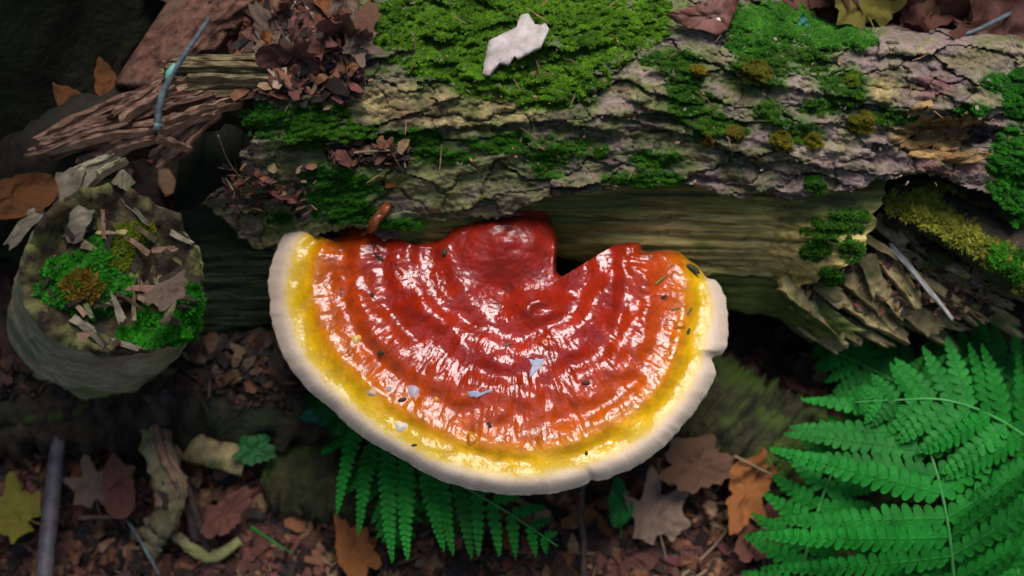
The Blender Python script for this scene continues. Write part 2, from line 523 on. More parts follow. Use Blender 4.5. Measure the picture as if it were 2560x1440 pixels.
def build_bark():
    step = 4
    us = np.arange(470, 2790, step, dtype=float); vs = np.arange(-280, 668, step, dtype=float)
    U, V = np.meshgrid(us, vs, indexing='ij')
    nu, nv = U.shape
    X, Y = bark_cell_coords(U, V)
    fc = lambda A: 0.25 * (A[:-1, :-1] + A[1:, :-1] + A[:-1, 1:] + A[1:, 1:])
    Uc, Vc = fc(U), fc(V)
    f1, f2, gi, gj, cx, cy = voro(fc(X), fc(Y), 5)
    F1, F2, GI, GJ, CX, CY = voro(X, Y, 5)
    left = 600 + 40 * fbm(Vc / 60, 0.5, 3, 301) + 55 * sstep(420, 300, Vc) * sstep(150, 260, Vc) - 110 * sstep(430, 520, Vc)
    keep = (Vc < edge_v(Uc)) & (Uc > left)
    keep &= ~(gauss(Uc, Vc, 2425, 345, 70, 22) + .2 * noise(Uc / 20, Vc / 12, 333) > .62)      # rotted hole
    key = gi * 1000 + gj
    base0 = bark0(U, V) + bark_fine(U, V)
    FI, FJ = np.nonzero(keep)
    kk = key[FI, FJ]
    order = np.argsort(kk, kind='stable'); FI = FI[order]; FJ = FJ[order]; kk = kk[order]
    cuts = np.flatnonzero(np.diff(kk)) + 1
    groups = np.split(np.arange(len(kk)), cuts)
    groups.sort(key=len, reverse=True)
    rest_v, rest_f, rest_t, rn = [], [], [], 0
    for gidx, g in enumerate(groups):
        if len(g) < 6: continue
        fi, fj = FI[g], FJ[g]
        quad = np.stack((fi * nv + fj, (fi + 1) * nv + fj, (fi + 1) * nv + fj + 1, fi * nv + fj + 1), -1)
        ids, inv = np.unique(quad, return_inverse=True)
        quad = inv.reshape(quad.shape)
        u = U.ravel()[ids]; v = V.ravel()[ids]
        x = X.ravel()[ids]; y = Y.ravel()[ids]
        cgi, cgj = gi[fi[0], fj[0]], gj[fi[0], fj[0]]
        ccx, ccy = cx[fi[0], fj[0]], cy[fi[0], fj[0]]
        h = plate_h(x, y, F1.ravel()[ids], F2.ravel()[ids], np.full(len(ids), cgi), np.full(len(ids), cgj), ccx, ccy)
        z = base0.ravel()[ids] + h
        top = P(u + 1.5 * noise(u / 7, v / 7, 9), v + 1.5 * noise(u / 7, v / 7, 10), z)
        tint = bark_tint(u, v, np.full(len(ids), cgi), np.full(len(ids), cgj))
        # skirt
        e = np.concatenate([quad[:, [0, 1]], quad[:, [1, 2]], quad[:, [2, 3]], quad[:, [3, 0]]])
        es = np.sort(e, 1)
        _, ii, cnt = np.unique(es[:, 0] * 100000 + es[:, 1], return_index=True, return_counts=True)
        be = e[ii[cnt == 1]]
        bv = np.unique(be)
        remap = np.full(len(ids), -1); remap[bv] = len(ids) + np.arange(len(bv))
        cu_, cv_ = u.mean(), v.mean()
        low = P(u[bv] + 0.05 * (cu_ - u[bv]), v[bv] + .12 * (cv_ - v[bv]), z[bv] - 0.008)
        sk = np.stack((be[:, 1], be[:, 0], remap[be[:, 0]], remap[be[:, 1]]), -1)
        VV = np.vstack((top, low)); FF = np.vstack((quad, sk)).astype(np.int64)
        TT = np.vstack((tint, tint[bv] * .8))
        if gidx < 296:
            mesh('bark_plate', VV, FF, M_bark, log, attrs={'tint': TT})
        else:
            rest_v.append(VV); rest_f.append(FF + rn); rest_t.append(TT); rn += len(VV)
    if rest_v:
        tag(mesh('bark_scales', np.vstack(rest_v), np.vstack(rest_f), M_bark, log, attrs={'tint': np.vstack(rest_t)}), kind='stuff')
    # the layer of bark under the plates, closed round the back and under the log
    tt = np.linspace(0, 1, 70)
    lft = 625 + 30 * noise(tt * 9, .5, 302) + 60 * np.exp(-((tt - .78) / .07) ** 2) - 70 * sstep(.9, 1, tt)
    U = lft[None, :] + (2900 - lft[None, :]) * np.linspace(0, 1, 190)[:, None] ** 1.15
    Vb = -420 + (edge_v(U) - 16 + 420) * tt[None, :]
    Z = bark0(U, Vb) - 0.006 + .0008 * fbm(U / 30, Vb / 15, 3, 9)
    Pt = P(U, Vb, Z)
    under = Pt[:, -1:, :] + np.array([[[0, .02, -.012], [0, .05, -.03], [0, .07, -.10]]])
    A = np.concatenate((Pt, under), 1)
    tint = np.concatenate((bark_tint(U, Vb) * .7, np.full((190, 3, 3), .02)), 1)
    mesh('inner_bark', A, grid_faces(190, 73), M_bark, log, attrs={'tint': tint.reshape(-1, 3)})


build_bark()

LOW = curve1([(200, 850), (360, 850), (520, 838), (690, 805), (900, 740), (1150, 670), (1320, 632), (1400, 640), (1470, 662), (1540, 686), (1650, 692), (1750, 690), (1850, 690),
              (1950, 704), (2000, 745), (2080, 800), (2150, 850), (2260, 860)])


def sap_uvz(u, t):
    v0 = EDGE(np.clip(u, 520, 2190)) - 55 + 60 * sstep(620, 450, u)
    v1 = LOW(u) + 5 * noise(u / 45, .5, 401)
    v = v0 + (v1 - v0) * t
    q = v - .25 * flow(u)
    z = .166 - .004 * t - .058 * t ** 1.6
    z = z - .045 * sstep(1020, 720, u) + .012 * sstep(1850, 2150, u) * np.sin(math.pi * np.clip(t, 0, 1))
    grain = fbm(u / 420 + .3 * noise(u / 200, q / 60, 5), q / 16, 3, 411)
    z = z + .0028 * fbm(u / 300, q / 40, 3, 415) + .0020 * grain + .0012 * noise(u / 160, q / 5, 417) + .0016 * np.abs(noise(u / 330, q / 11, 418))
    # split lines running along the grain
    for a, b, c, s in ((1450, 2080, 575, .05), (1330, 1800, 540, .03), (1680, 2050, 655, .11)):
        lv = c + s * (u - a) + 7 * noise(u / 90, c, 421)
        z = z - .005 * np.exp(-np.abs(v - lv) / 7) * (v >= lv - 2) * sstep(a, a + 60, u) * sstep(b, b - 80, u)
    return v, z


def sap_tint(u, v, t):
    n = fbm(u / 150, v / 30, 4, 431); n2 = fbm(u / 90, v / 60, 3, 433)
    c = np.zeros(u.shape + (3,)) + np.array((.135, .135, .026))
    def lay(col, w):
        nonlocal c
        w = np.clip(w, 0, 1)[..., None]; c = c * (1 - w) + np.array(col) * w
    lay((.52, .40, .13), sstep(.15, .75, sstep(1330, 1750, u) * sstep(.22, .62, t) + .4 * n))
    lay((.62, .46, .18), .8 * sstep(.45, .9, gauss(u, v, 1900, 640, 260, 55) + .35 * n))
    lay((.08, .15, .014), .7 * sstep(.2, .6, n2 + .05))
    lay((.014, .024, .005), sstep(1000, 700, u))  # dark green left end, with shade under the bark overhang painted in
    return c


def build_sapwood():
    us = np.linspace(0, 1, 370); tt = np.linspace(0, 1, 76)
    uend = curve1([(0, 2235), (.25, 2200), (.45, 2165), (.6, 2110), (.8, 2040), (1, 1985)])(tt) + 14 * noise(tt * 14, .5, 405) + 8 * noise(tt * 37, .5, 406)
    U = 430 + (uend[None, :] - 430) * us[:, None]; T = np.repeat(tt[None, :], len(us), 0)
    V, Z = sap_uvz(U, T)
    A = P(U, V, Z)
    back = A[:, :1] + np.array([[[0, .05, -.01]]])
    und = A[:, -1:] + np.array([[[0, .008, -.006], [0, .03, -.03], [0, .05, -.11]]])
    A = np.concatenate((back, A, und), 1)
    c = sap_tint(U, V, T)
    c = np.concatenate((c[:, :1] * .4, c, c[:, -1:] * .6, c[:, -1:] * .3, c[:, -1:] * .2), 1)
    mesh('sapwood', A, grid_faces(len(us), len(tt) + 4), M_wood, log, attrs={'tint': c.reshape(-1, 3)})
    # lower loosened strip of wood
    us = np.arange(1590, 2160, 5.0); tt = np.linspace(0, 1, 22)
    T = np.repeat(tt[None, :], len(us), 0)
    U = 1590 + (us[:, None] - 1590) * (1 - .24 * T - .03 * noise(T * 9, .5, 440))
    w = (40 + 55 * sstep(1600, 1900, U)) + 6 * noise(U / 40, .2, 441)
    V = LOW(U) - 30 + (w + 30) * T
    q = V - .3 * flow(U)
    Z = .106 - .035 * T ** 1.5 + .0015 * fbm(U / 200, q / 12, 3, 443)
    A = P(U, V, Z)
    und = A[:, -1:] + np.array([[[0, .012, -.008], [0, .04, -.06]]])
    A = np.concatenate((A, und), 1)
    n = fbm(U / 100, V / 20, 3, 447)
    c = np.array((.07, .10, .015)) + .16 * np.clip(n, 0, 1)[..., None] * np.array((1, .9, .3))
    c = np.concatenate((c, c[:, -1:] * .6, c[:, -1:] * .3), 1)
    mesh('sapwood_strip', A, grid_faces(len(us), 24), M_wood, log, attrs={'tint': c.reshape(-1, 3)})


build_sapwood()


def splinter_geo(p0, p1, w0, w1, th, seed, bow=0.0, n=9, upv=(0, 0, 1)):
    rng = np.random.default_rng(seed)
    p0 = np.asarray(p0, float); p1 = np.asarray(p1, float)
    s = np.linspace(0, 1, n)
    d = p1 - p0; Ln = np.linalg.norm(d); d = d / Ln
    up = np.asarray(upv, float); side = np.cross(d, up); side /= np.linalg.norm(side) + 1e-9
    nr = np.cross(side, d)
    roll = rng.uniform(-.35, .35)
    side, nr = side * math.cos(roll) + nr * math.sin(roll), nr * math.cos(roll) - side * math.sin(roll)
    ctr = p0 + s[:, None] * (p1 - p0) + nr * (bow * Ln * 4 * s * (1 - s))[:, None] + side * (.03 * Ln * noise(s * 2, seed * .37, 5))[:, None]
    w = (w0 + (w1 - w0) * s) * (1 + .18 * noise(s * 5, seed * 1.3, 7))
    k = 5
    cs = np.linspace(-.5, .5, k)
    jag = rng.uniform(-.12, .06, k); jag0 = rng.uniform(-.05, .05, k)
    top = ctr[:, None] + side * (w[:, None] * cs)[..., None] + nr * (th * (.5 + .35 * noise(s[:, None] * 6, cs[None] * 5 + seed, 9)))[..., None]
    bot = ctr[:, None] + side * (w[:, None] * cs * .85)[..., None] - nr * (th * .5)
    top = top + d * (Ln * (jag[None] * s[:, None] ** 4 + jag0[None] * (1 - s[:, None]) ** 4))[..., None]
    bot = bot + d * (Ln * (jag[None] * s[:, None] ** 4 + jag0[None] * (1 - s[:, None]) ** 4))[..., None]
    V = np.concatenate((top.reshape(-1, 3), bot.reshape(-1, 3)))
    F = []
    o = n * k
    for i in range(n - 1):
        for j in range(k - 1):
            a, b = i * k + j, (i + 1) * k + j
            F.append((a, a + 1, b + 1, b)); F.append((o + a, o + b, o + b + 1, o + a + 1))
        a, b = i * k, (i + 1) * k
        F.append((a, b, o + b, o + a))
        a, b = i * k + k - 1, (i + 1) * k + k - 1
        F.append((a, o + a, o + b, b))
    for i in (0, n - 1):
        for j in range(k - 1):
            a = i * k + j
            F.append((a, o + a, o + a + 1, a + 1) if i == 0 else (a, a + 1, o + a + 1, o + a))
    return V, F


PX = 0.0002


def build_broken_end():
    # dark rotten core of the broken end
    g = Geo()
    nu, nv = 44, 26
    a = np.linspace(0, 1, nu)[:, None]; b = np.linspace(0, 1, nv)[None, :]
    u = 1985 + 520 * a + 60 * b * 0 + 0 * b
    vt = 640 - 105 * np.exp(-((a - .5) / .3) ** 2) + 40 * a
    vb = 770 + 90 * np.sin(math.pi * np.clip(a * 1.0, 0, 1)) ** .7 - 50 * a
    v = vt + (vb - vt) * b
    z = .112 - .012 * a - .035 * b ** 1.5 + .006 * fbm(u / 60, v / 30, 3, 501) + 0 * b
    z = z - .03 * gauss(u, v, 2420, 590, 90, 35)
    A = P(u, v, z)
    A = np.concatenate((A[:, :1] + np.array([[[0, .03, .01]]]), A, A[:, -1:] + np.array([[[0, .03, -.02], [-.01, .06, -.07]]])), 1)
    mesh('heartwood', A, grid_faces(nu, nv + 3), M_rot, log)
    sp = [  # u0,v0,z0,u1,v1,z1,w0,w1,mat
        (2238, 630, .128, 2376, 792, .112, 15, 10, M_palewood),
        (2195, 640, .120, 2296, 762, .103, 52, 44, M_splinter), (2168, 655, .126, 2200, 742, .112, 50, 40, M_splinter),
        (2292, 690, .115, 2406, 762, .104, 26, 16, M_tanwood), (2258, 632, .122, 2340, 684, .112, 26, 22, M_splinter),
        (2300, 622, .118, 2496, 722, .104, 24, 10, M_splinter), (2440, 712, .106, 2506, 768, .098, 22, 6, M_palewood),
        (1968, 718, .118, 2052, 780, .100, 52, 50, M_splinter), (2046, 770, .106, 2110, 832, .090, 56, 50, M_splinter),
        (2092, 742, .108, 2190, 814, .094, 44, 34, M_splinter), (2000, 772, .094, 2156, 862, .080, 22, 18, M_splinter),
        (2130, 700, .116, 2200, 770, .102, 60, 50, M_splinter), (2060, 722, .116, 2110, 762, .108, 40, 40, M_tanwood),
        (2330, 730, .104, 2440, 800, .092, 50, 36, M_splinter), (2250, 750, .100, 2340, 830, .085, 60, 50, M_splinter),
        (2170, 790, .094, 2270, 850, .08, 54, 40, M_splinter), (2360, 690, .108, 2480, 752, .098, 40, 26, M_splinter),
        (2400, 640, .112, 2530, 716, .10, 36, 20, M_splinter), (2200, 560, .132, 2262, 620, .122, 44, 36, M_splinter),
        (2170, 600, .132, 2250, 648, .120, 24, 16, M_splinter), (2250, 560, .126, 2300, 615, .112, 50, 30, M_splinter),
        (2100, 800, .088, 2230, 868, .076, 30, 20, M_splinter), (2300, 790, .09, 2420, 822, .078, 44, 20, M_splinter),
        (2400, 775, .09, 2520, 800, .08, 30, 12, M_splinter), (2190, 700, .112, 2262, 790, .098, 34, 26, M_splinter),
        (2020, 690, .122, 2100, 742, .112, 46, 40, M_splinter)]
    rng = np.random.default_rng(5)
    for i in range(46):
        u = rng.uniform(2010, 2460); v = rng.uniform(620, 815) - (u - 2240) * .08
        L_ = rng.uniform(40, 110); an = rng.uniform(.5, .85)
        z = .118 - .00018 * (v - 640) - .00003 * (u - 2020) + rng.uniform(-.008, .004)
        sp.append((u, v, z, u + L_ * math.cos(an), v + L_ * math.sin(an), z - L_ * .00010, rng.uniform(10, 42), rng.uniform(5, 26),
                   M_splinter if rng.random() < .8 else M_tanwood))
    for i in range(24):
        u = rng.uniform(2290, 2500); v = 640 + (u - 2290) * .25 + rng.uniform(-20, 110)
        L_ = rng.uniform(50, 120); an = rng.uniform(.35, .7)
        z = .116 - .00012 * (v - 640) + rng.uniform(-.004, .004)
        sp.append((u, v, z, u + L_ * math.cos(an), v + L_ * math.sin(an), z - L_ * .00009, rng.uniform(10, 34), rng.uniform(4, 18), M_splinter if rng.random() < .75 else M_tanwood))
    for i, (u0, v0, z0, u1, v1, z1, w0, w1, m) in enumerate(sp):
        d = math.hypot(u1 - u0, v1 - v0)
        u0 -= 18 * (u1 - u0) / d; v0 -= 18 * (v1 - v0) / d
        V, F = splinter_geo(P(u0, v0, z0 - .004), P(u1, v1, z1), w0 * PX, w1 * PX, .0035, 600 + i, bow=.03)
        mesh('splinter', V, F, m, log, smooth=False)
    # thick ridge of wood above the hole, carrying feathery moss
    pts = [P(2215, 505, .140), P(2290, 520, .142), P(2390, 560, .141), P(2480, 610, .136), P(2600, 680, .128), P(2760, 760, .11)]
    V, F = tube_geo(catmull(pts, 30), np.linspace(.011, .017, 30), 16, .35, 3)
    mesh('mossy_ridge', V, F, M_rot, log)


build_broken_end()

# ------------------------------------------------------------------ bracket fungus
KU, KV = 1275.0, 612.0
OUT = [(752, 574), (735, 573), (716, 583), (703, 600), (693, 622), (684, 645), (675, 680), (671, 715), (676, 745), (674, 770), (680, 800), (690, 840), (705, 880), (728, 920),
       (750, 948), (775, 975), (800, 995), (830, 1020), (860, 1050), (890, 1075), (930, 1103), (965, 1122), (1000, 1142), (1050, 1170),
       (1100, 1195), (1150, 1212), (1200, 1223), (1260, 1232), (1310, 1234), (1370, 1230), (1430, 1218), (1464, 1207), (1478, 1195), (1495, 1197),
       (1520, 1192), (1560, 1175), (1600, 1155), (1640, 1128), (1680, 1092), (1720, 1045), (1750, 1005), (1775, 965), (1789, 935), (1784, 912), (1777, 897),
       (1787, 886), (1806, 880), (1817, 860), (1821, 820), (1818, 780), (1812, 745), (1800, 718), (1788, 701), (1768, 695), (1755, 682), (1742, 662),
       (1722, 650), (1697, 630), (1662, 624), (1625, 629), (1603, 626), (1597, 609), (1560, 606), (1528, 617), (1500, 652), (1470, 671), (1440, 684),
       (1412, 692), (1394, 685), (1389, 660), (1393, 620), (1390, 590), (1376, 560), (1350, 541), (1310, 533), (1260, 537), (1220, 543),
       (1180, 548), (1150, 560), (1110, 590), (1070, 606), (1030, 605), (1003, 597), (985, 590), (960, 576), (930, 572), (892, 566), (877, 552),
       (866, 560), (856, 580), (838, 590), (800, 597), (778, 590), (766, 579)]
MARG = [p for p in OUT[0:53]]
_ma = [math.atan2(-(p[0] - KU), p[1] - KV) for p in MARG]     # 0 straight down, + to the left
_ma = np.array(_ma); _mr = np.array([math.hypot(p[0] - KU, p[1] - KV) for p in MARG])
_o = np.argsort(_ma); _ma = _ma[_o]; _mr = _mr[_o]
_k = np.ones(7) / 7
_mrs = np.convolve(np.pad(_mr, 3, mode='edge'), _k, 'valid')


def cap_t(u, v):
    a = np.arctan2(-(u - KU), v - KV)
    r = np.hypot(u - KU, v - KV)
    R = np.interp(a, _ma, _mrs)
    R = np.where(np.abs(a) > 1.75, np.interp(a, _ma, _mr), R)
    return r / R, a


def cap_z(u, v, rho=0.5):
    t, a = cap_t(u, v)
    tw = t + .018 * fbm(a * 2.2, t * 3, 3, 701)
    z = .150 - .012 * np.clip(t, 0, 1.05) ** 2.2
    amp = sstep(.12, .3, t) * sstep(.93, .8, t)
    am2 = .45 + .9 * np.clip(fbm(a * 1.6, t * 4, 2, 702) + .35, 0, 1)
    z = z + amp * am2 * .0014 * np.cos(2 * math.pi * (tw - .44) / .19)
    z = z + amp * .0003 * am2 * np.cos(2 * math.pi * (tw - .42) / .083 + 3.0 * noise(a * 2, t * 2, 703))
    z = z + (.0022 * fbm(u / 120, v / 90, 2, 705) + .0009 * sstep(.25, .6, t) * noise(a * 9, t * 12, 706) + .0005 * noise(u / 60, v / 45, 708) + .0003 * noise(u / 34, v / 34, 704)) * sstep(0, .3, t) * sstep(1.0, .85, t)
    z = z + amp * sstep(.3, .65, t) * .0004 * noise(a * 26 + .6 * noise(a * 8, t * 6, 9), t * 9, 707)            # radial wrinkles
    z = z + amp * sstep(.3, .65, t) * .0002 * noise(a * 60, t * 22, 709)
    z = z + .0002 * fbm(u / 11, v / 11, 2, 711) * sstep(.95, .8, t)
    z = z + (.0105 + .0009 * noise(u / 40, v / 22, 715)) * np.exp(-(np.hypot((u - 1268) / 118, (v - 585) / 88)) ** 2.2)           # boss at the attachment
    z = z - .004 * gauss(u, v, 1250, 735, 60, 45) - .004 * gauss(u, v, 1420, 730, 60, 40)
    z = z + .0045 * gauss(u, v, 1345, 770, 60, 38) - .003 * gauss(u, v, 1350, 772, 26, 14)
    z = z + .007 * gauss(u, v, 735, 600, 70, 120) + .004 * gauss(u, v, 905, 620, 90, 50) + .003 * gauss(u, v, 1620, 680, 110, 60)
    z = z + .0010 * np.exp(-((t - .955) / .04) ** 2)
    z = z - .0075 * (np.clip(rho - .91, 0, 1) / .09) ** 2.4
    return z


def build_fungus():
    base = P(1275, 560, .125)
    root = empty('bracket_fungus', base, 'large glossy red bracket fungus with yellow band and cream rim on the fallen log', 'fungus')
    cu, cv = 1292.0, 762.0
    o = np.array(OUT, float)
    # resample outline evenly and roughen
    q = np.vstack((o, o[:1]))
    # smooth via catmull on closed loop
    n = len(o); res = []
    for i in range(n):
        p0, p1, p2, p3 = o[i - 1], o[i], o[(i + 1) % n], o[(i + 2) % n]
        k = max(2, int(np.linalg.norm(p2 - p1) / 5))
        for j in range(k):
            t = j / k
            res.append(0.5 * ((2 * p1) + (-p0 + p2) * t + (2 * p0 - 5 * p1 + 4 * p2 - p3) * t * t + (-p0 + 3 * p1 - 3 * p2 + p3) * t ** 3))
    res = np.array(res)
    na = len(res)
    s = np.arange(na) * 5.0
    dirn = res - np.array((cu, cv)); dl = np.linalg.norm(dirn, axis=1, keepdims=True)
    res = res + dirn / dl * (2.2 * noise(s / 26, .5, 721) + 1.2 * noise(s / 9, 3.5, 722))[:, None]
    nr = 150
    rho = np.concatenate((np.linspace(0.004, .86, 106), 1 - .135 * np.linspace(1, 0, 44) ** 1.4))
    U = cu + (res[:, 0:1] - cu) * rho[None]; V = cv + (res[:, 1:2] - cv) * rho[None]
    Z = cap_z(U, V, rho[None])
    T, A = cap_t(U, V)
    Pt = P(U, V, Z)
    F = grid_faces(na, nr, True)
    tf = T.ravel()[F].mean(1)
    fi = F[:, 0] // nr
    # rim faces -> margin part
    ismarg = (tf > .94)
    # underside and edge
    outer = Pt[:, -1]
    nrm = np.zeros((na, 3)); nrm[:, :2] = (np.roll(outer, -1, 0) - np.roll(outer, 1, 0))[:, [1, 0]] * np.array((1, -1))
    nrm /= np.linalg.norm(nrm, axis=1, keepdims=True) + 1e-9
    if (nrm * (outer - Pt[:, 0])).sum() < 0: nrm = -nrm
    k = 5; sm = nrm.copy()
    for i in range(1, 9): sm += np.roll(nrm, i, 0) + np.roll(nrm, -i, 0)
    sm /= np.linalg.norm(sm, axis=1, keepdims=True) + 1e-9
    Ttop = T[:, -1]
    marg = sstep(.9, .97, Ttop)
    ctr = P(cu, cv - 60, .118)
    lips = []
    for off, dz in ((.0004, -.0010), (.0005, -.0024), (.0002, -.0042), (-.0010, -.0064), (-.004, -.0084), (-.012, -.0100)):
        lips.append(outer + sm * (off + .0005 * noise(s / 18, dz * 900, 731))[:, None] * (.4 + .6 * marg)[:, None] + np.array((0, 0, dz)))
    inn = [ctr + (outer - ctr) * f + np.array((0, 0, dz)) for f, dz in ((.82, -.018), (.6, -.022), (.3, -.026), (.01, -.03))]
    allv = np.stack([outer] + lips + inn, 1)
    nl = allv.shape[1]
    tl = np.concatenate((np.repeat(Ttop[:, None], 4, 1), np.full((na, nl - 4), 1.05)), 1)
    tl[:, 1:4] = np.where(marg[:, None] > .5, 1.03, tl[:, 1:4])
    allv_f = allv.reshape(-1, 3)
    # cap
    cap_o = mesh('cap', Pt.reshape(-1, 3), F[~ismarg], M_cap, root, attrs={'ring': T.ravel(), 'turn': A.ravel()})
    FM = F[ismarg]
    ids, inv = np.unique(FM, return_inverse=True)
    vv = np.vstack((Pt.reshape(-1, 3)[ids], allv_f))
    fl = grid_faces(na, nl, True) + len(ids)
    tt = np.concatenate((T.ravel()[ids], tl.ravel())); aa = np.concatenate((A.ravel()[ids], np.repeat(A[:, -1], nl)))
    mesh('margin', vv, np.vstack((inv.reshape(-1, 4), fl)), M_cap, root, attrs={'ring': tt, 'turn': aa})
    # short thick stalk that runs back into the wood
    path = [P(1272, 640, .128), P(1270, 585, .136), P(1268, 530, .140), P(1268, 490, .142)]
    Vt, Ft = tube_geo(catmull(path, 12), np.array([.020, .021, .022, .023, .023, .023, .022, .022, .022, .022, .022, .022]), 24, .12, 2, flat=.75)
    mesh('stalk', Vt, Ft, M_cap, root, attrs={'ring': np.full(len(Vt), .05), 'turn': np.zeros(len(Vt))})
    # warts and beads of sap on the cap
    for i, (u, v, r, h, m) in enumerate(((891, 848, 14, .0016, M_wy), (1003, 1066, 17, .0020, M_wc), (1180, 1097, 17, .0012, M_wo), (1700, 812, 14, .0014, M_wo),
                                         (931, 979, 13, .0008, M_wt), (1363, 858, 17, .0012, M_wr), (1035, 975, 20, .0006, M_wg), (972, 972, 9, .0006, M_wg), (1090, 998, 10, .0008, M_wo),
                                         (1213, 742, 8, .0008, M_wr), (912, 585, 11, .0012, M_wo))):
        p = P(u, v, float(cap_z(np.array([u]), np.array([v]))[0]))
        rings = 7; seg = 16
        VV = [p + np.array((0, 0, h * (.45 if m in (M_wr, M_wo, M_wt) else 1)))]
        for k in range(1, rings):
            f = k / (rings - 1)
            for j in range(seg):
                a = 2 * math.pi * j / seg
                rr = r * PX * f * (1 + .16 * math.sin(3 * a + i) + .1 * math.sin(2 * a + 2 * i))
                q = p + np.array((rr * math.cos(a), rr * math.sin(a), 0))
                hh = h * math.sin(math.pi * (.25 + .75 * f)) if m in (M_wr, M_wo, M_wt) else h * math.cos(f * math.pi / 2)
                VV.append(q + np.array((0, 0, hh - .0006 * f ** 3)))
        FF = [(0, 1 + j, 1 + (j + 1) % seg) for j in range(seg)]
        for k in range(rings - 2):
            for j in range(seg):
                a0 = 1 + k * seg + j; a1 = 1 + k * seg + (j + 1) % seg
                FF.append((a0, a0 + seg, a1 + seg, a1))
        mesh('wart', VV, FF, m, cap_o)
    return root


def cap_material():
    m = bpy.data.materials.new('fungus_cap'); m.use_nodes = True
    N = m.node_tree.nodes; L = m.node_tree.links; bs = N['Principled BSDF']
    at = N.new('ShaderNodeAttribute'); at.attribute_name = 'ring'
    an = N.new('ShaderNodeAttribute'); an.attribute_name = 'turn'
    tc = N.new('ShaderNodeTexCoord')
    n1 = N.new('ShaderNodeTexNoise'); n1.inputs['Scale'].default_value = 60; n1.inputs['Detail'].default_value = 5
    L.new(tc.outputs['Object'], n1.inputs['Vector'])
    n2 = N.new('ShaderNodeTexNoise'); n2.inputs['Scale'].default_value = 420; n2.inputs['Detail'].default_value = 4
    L.new(tc.outputs['Object'], n2.inputs['Vector'])

    def math_(op, a, b):
        x = N.new('ShaderNodeMath'); x.operation = op
        for i, q in enumerate((a, b)):
            if isinstance(q, (int, float)): x.inputs[i].default_value = q
            else: L.new(q, x.inputs[i])
        return x.outputs[0]
    d1 = math_('MULTIPLY', math_('SUBTRACT', n1.outputs['Fac'], .5), .045)
    d2 = math_('MULTIPLY', math_('SUBTRACT', n2.outputs['Fac'], .5), .030)
    ring = math_('ADD', at.outputs['Fac'], math_('ADD', d1, d2))
    cr = N.new('ShaderNodeValToRGB'); R = cr.color_ramp
    R.elements[0].position = 0.0; R.elements[0].color = (.235, .012, .005, 1)
    R.elements[1].position = 1.0; R.elements[1].color = (.73, .56, .42, 1)
    for p, c in ((.28, (.28, .016, .005)), (.42, (.33, .020, .005)), (.50, (.27, .014, .004)), (.62, (.36, .032, .005)), (.72, (.42, .055, .005)),
                 (.79, (.50, .105, .004)), (.825, (.56, .19, .004)), (.848, (.58, .28, .004)), (.89, (.60, .345, .005)), (.918, (.62, .40, .04)), (.942, (.68, .50, .29)), (.965, (.71, .535, .415))):
        e = R.elements.new(p); e.color = (*c, 1)
    L.new(ring, cr.inputs['Fac'])
    mx = N.new('ShaderNodeMix'); mx.data_type = 'RGBA'; mx.blend_type = 'MULTIPLY'; mx.inputs['Factor'].default_value = 1
    mr = N.new('ShaderNodeMapRange'); mr.inputs['From Min'].default_value = .3; mr.inputs['From Max'].default_value = .7
    mr.inputs['To Min'].default_value = .72; mr.inputs['To Max'].default_value = 1.25
    n3 = N.new('ShaderNodeTexNoise'); n3.inputs['Scale'].default_value = 150; n3.inputs['Detail'].default_value = 6
    L.new(tc.outputs['Object'], n3.inputs['Vector']); L.new(n3.outputs['Fac'], mr.inputs['Value'])
    # the pale rim is more even
    rimf = N.new('ShaderNodeMapRange'); rimf.inputs['From Min'].default_value = .86; rimf.inputs['From Max'].default_value = .94
    L.new(at.outputs['Fac'], rimf.inputs['Value'])
    mv = N.new('ShaderNodeMix'); mv.data_type = 'FLOAT'
    L.new(rimf.outputs['Result'], mv.inputs['Factor']); L.new(mr.outputs['Result'], mv.inputs['A']); mv.inputs['B'].default_value = .97
    L.new(cr.outputs['Color'], mx.inputs['A']); L.new(mv.outputs['Result'], mx.inputs['B'])
    L.new(mx.outputs['Result'], bs.inputs['Base Color'])
    rr = N.new('ShaderNodeMapRange'); rr.inputs['From Min'].default_value = .915; rr.inputs['From Max'].default_value = .955
    rr.inputs['To Min'].default_value = .14; rr.inputs['To Max'].default_value = .7
    L.new(ring, rr.inputs['Value'])
    rb = N.new('ShaderNodeMapRange'); rb.inputs['From Min'].default_value = .12; rb.inputs['From Max'].default_value = .3
    rb.inputs['To Min'].default_value = .20; rb.inputs['To Max'].default_value = 0
    L.new(at.outputs['Fac'], rb.inputs['Value']); L.new(math_('ADD', rr.outputs['Result'], rb.outputs['Result']), bs.inputs['Roughness'])
    bs.inputs['IOR'].default_value = 1.62
    sp = N.new('ShaderNodeMapRange'); sp.inputs['From Min'].default_value = .83; sp.inputs['From Max'].default_value = .95
    sp.inputs['To Min'].default_value = .38; sp.inputs['To Max'].default_value = .12
    L.new(ring, sp.inputs['Value']); L.new(sp.outputs['Result'], bs.inputs['Specular IOR Level'])
    # wrinkled lacquer
    cmb = N.new('ShaderNodeCombineXYZ')
    L.new(math_('MULTIPLY', an.outputs['Fac'], 30.0), cmb.inputs['X']); L.new(math_('MULTIPLY', at.outputs['Fac'], 26.0), cmb.inputs['Y'])
    nr_ = N.new('ShaderNodeTexNoise'); nr_.inputs['Scale'].default_value = 2.6; nr_.inputs['Detail'].default_value = 5; nr_.inputs['Distortion'].default_value = .6
    L.new(cmb.outputs['Vector'], nr_.inputs['Vector'])
    pw = N.new('ShaderNodeMapRange'); pw.inputs['From Min'].default_value = .35; pw.inputs['From Max'].default_value = .75
    pw.inputs['To Min'].default_value = 0; pw.inputs['To Max'].default_value = .4
    L.new(at.outputs['Fac'], pw.inputs['Value'])
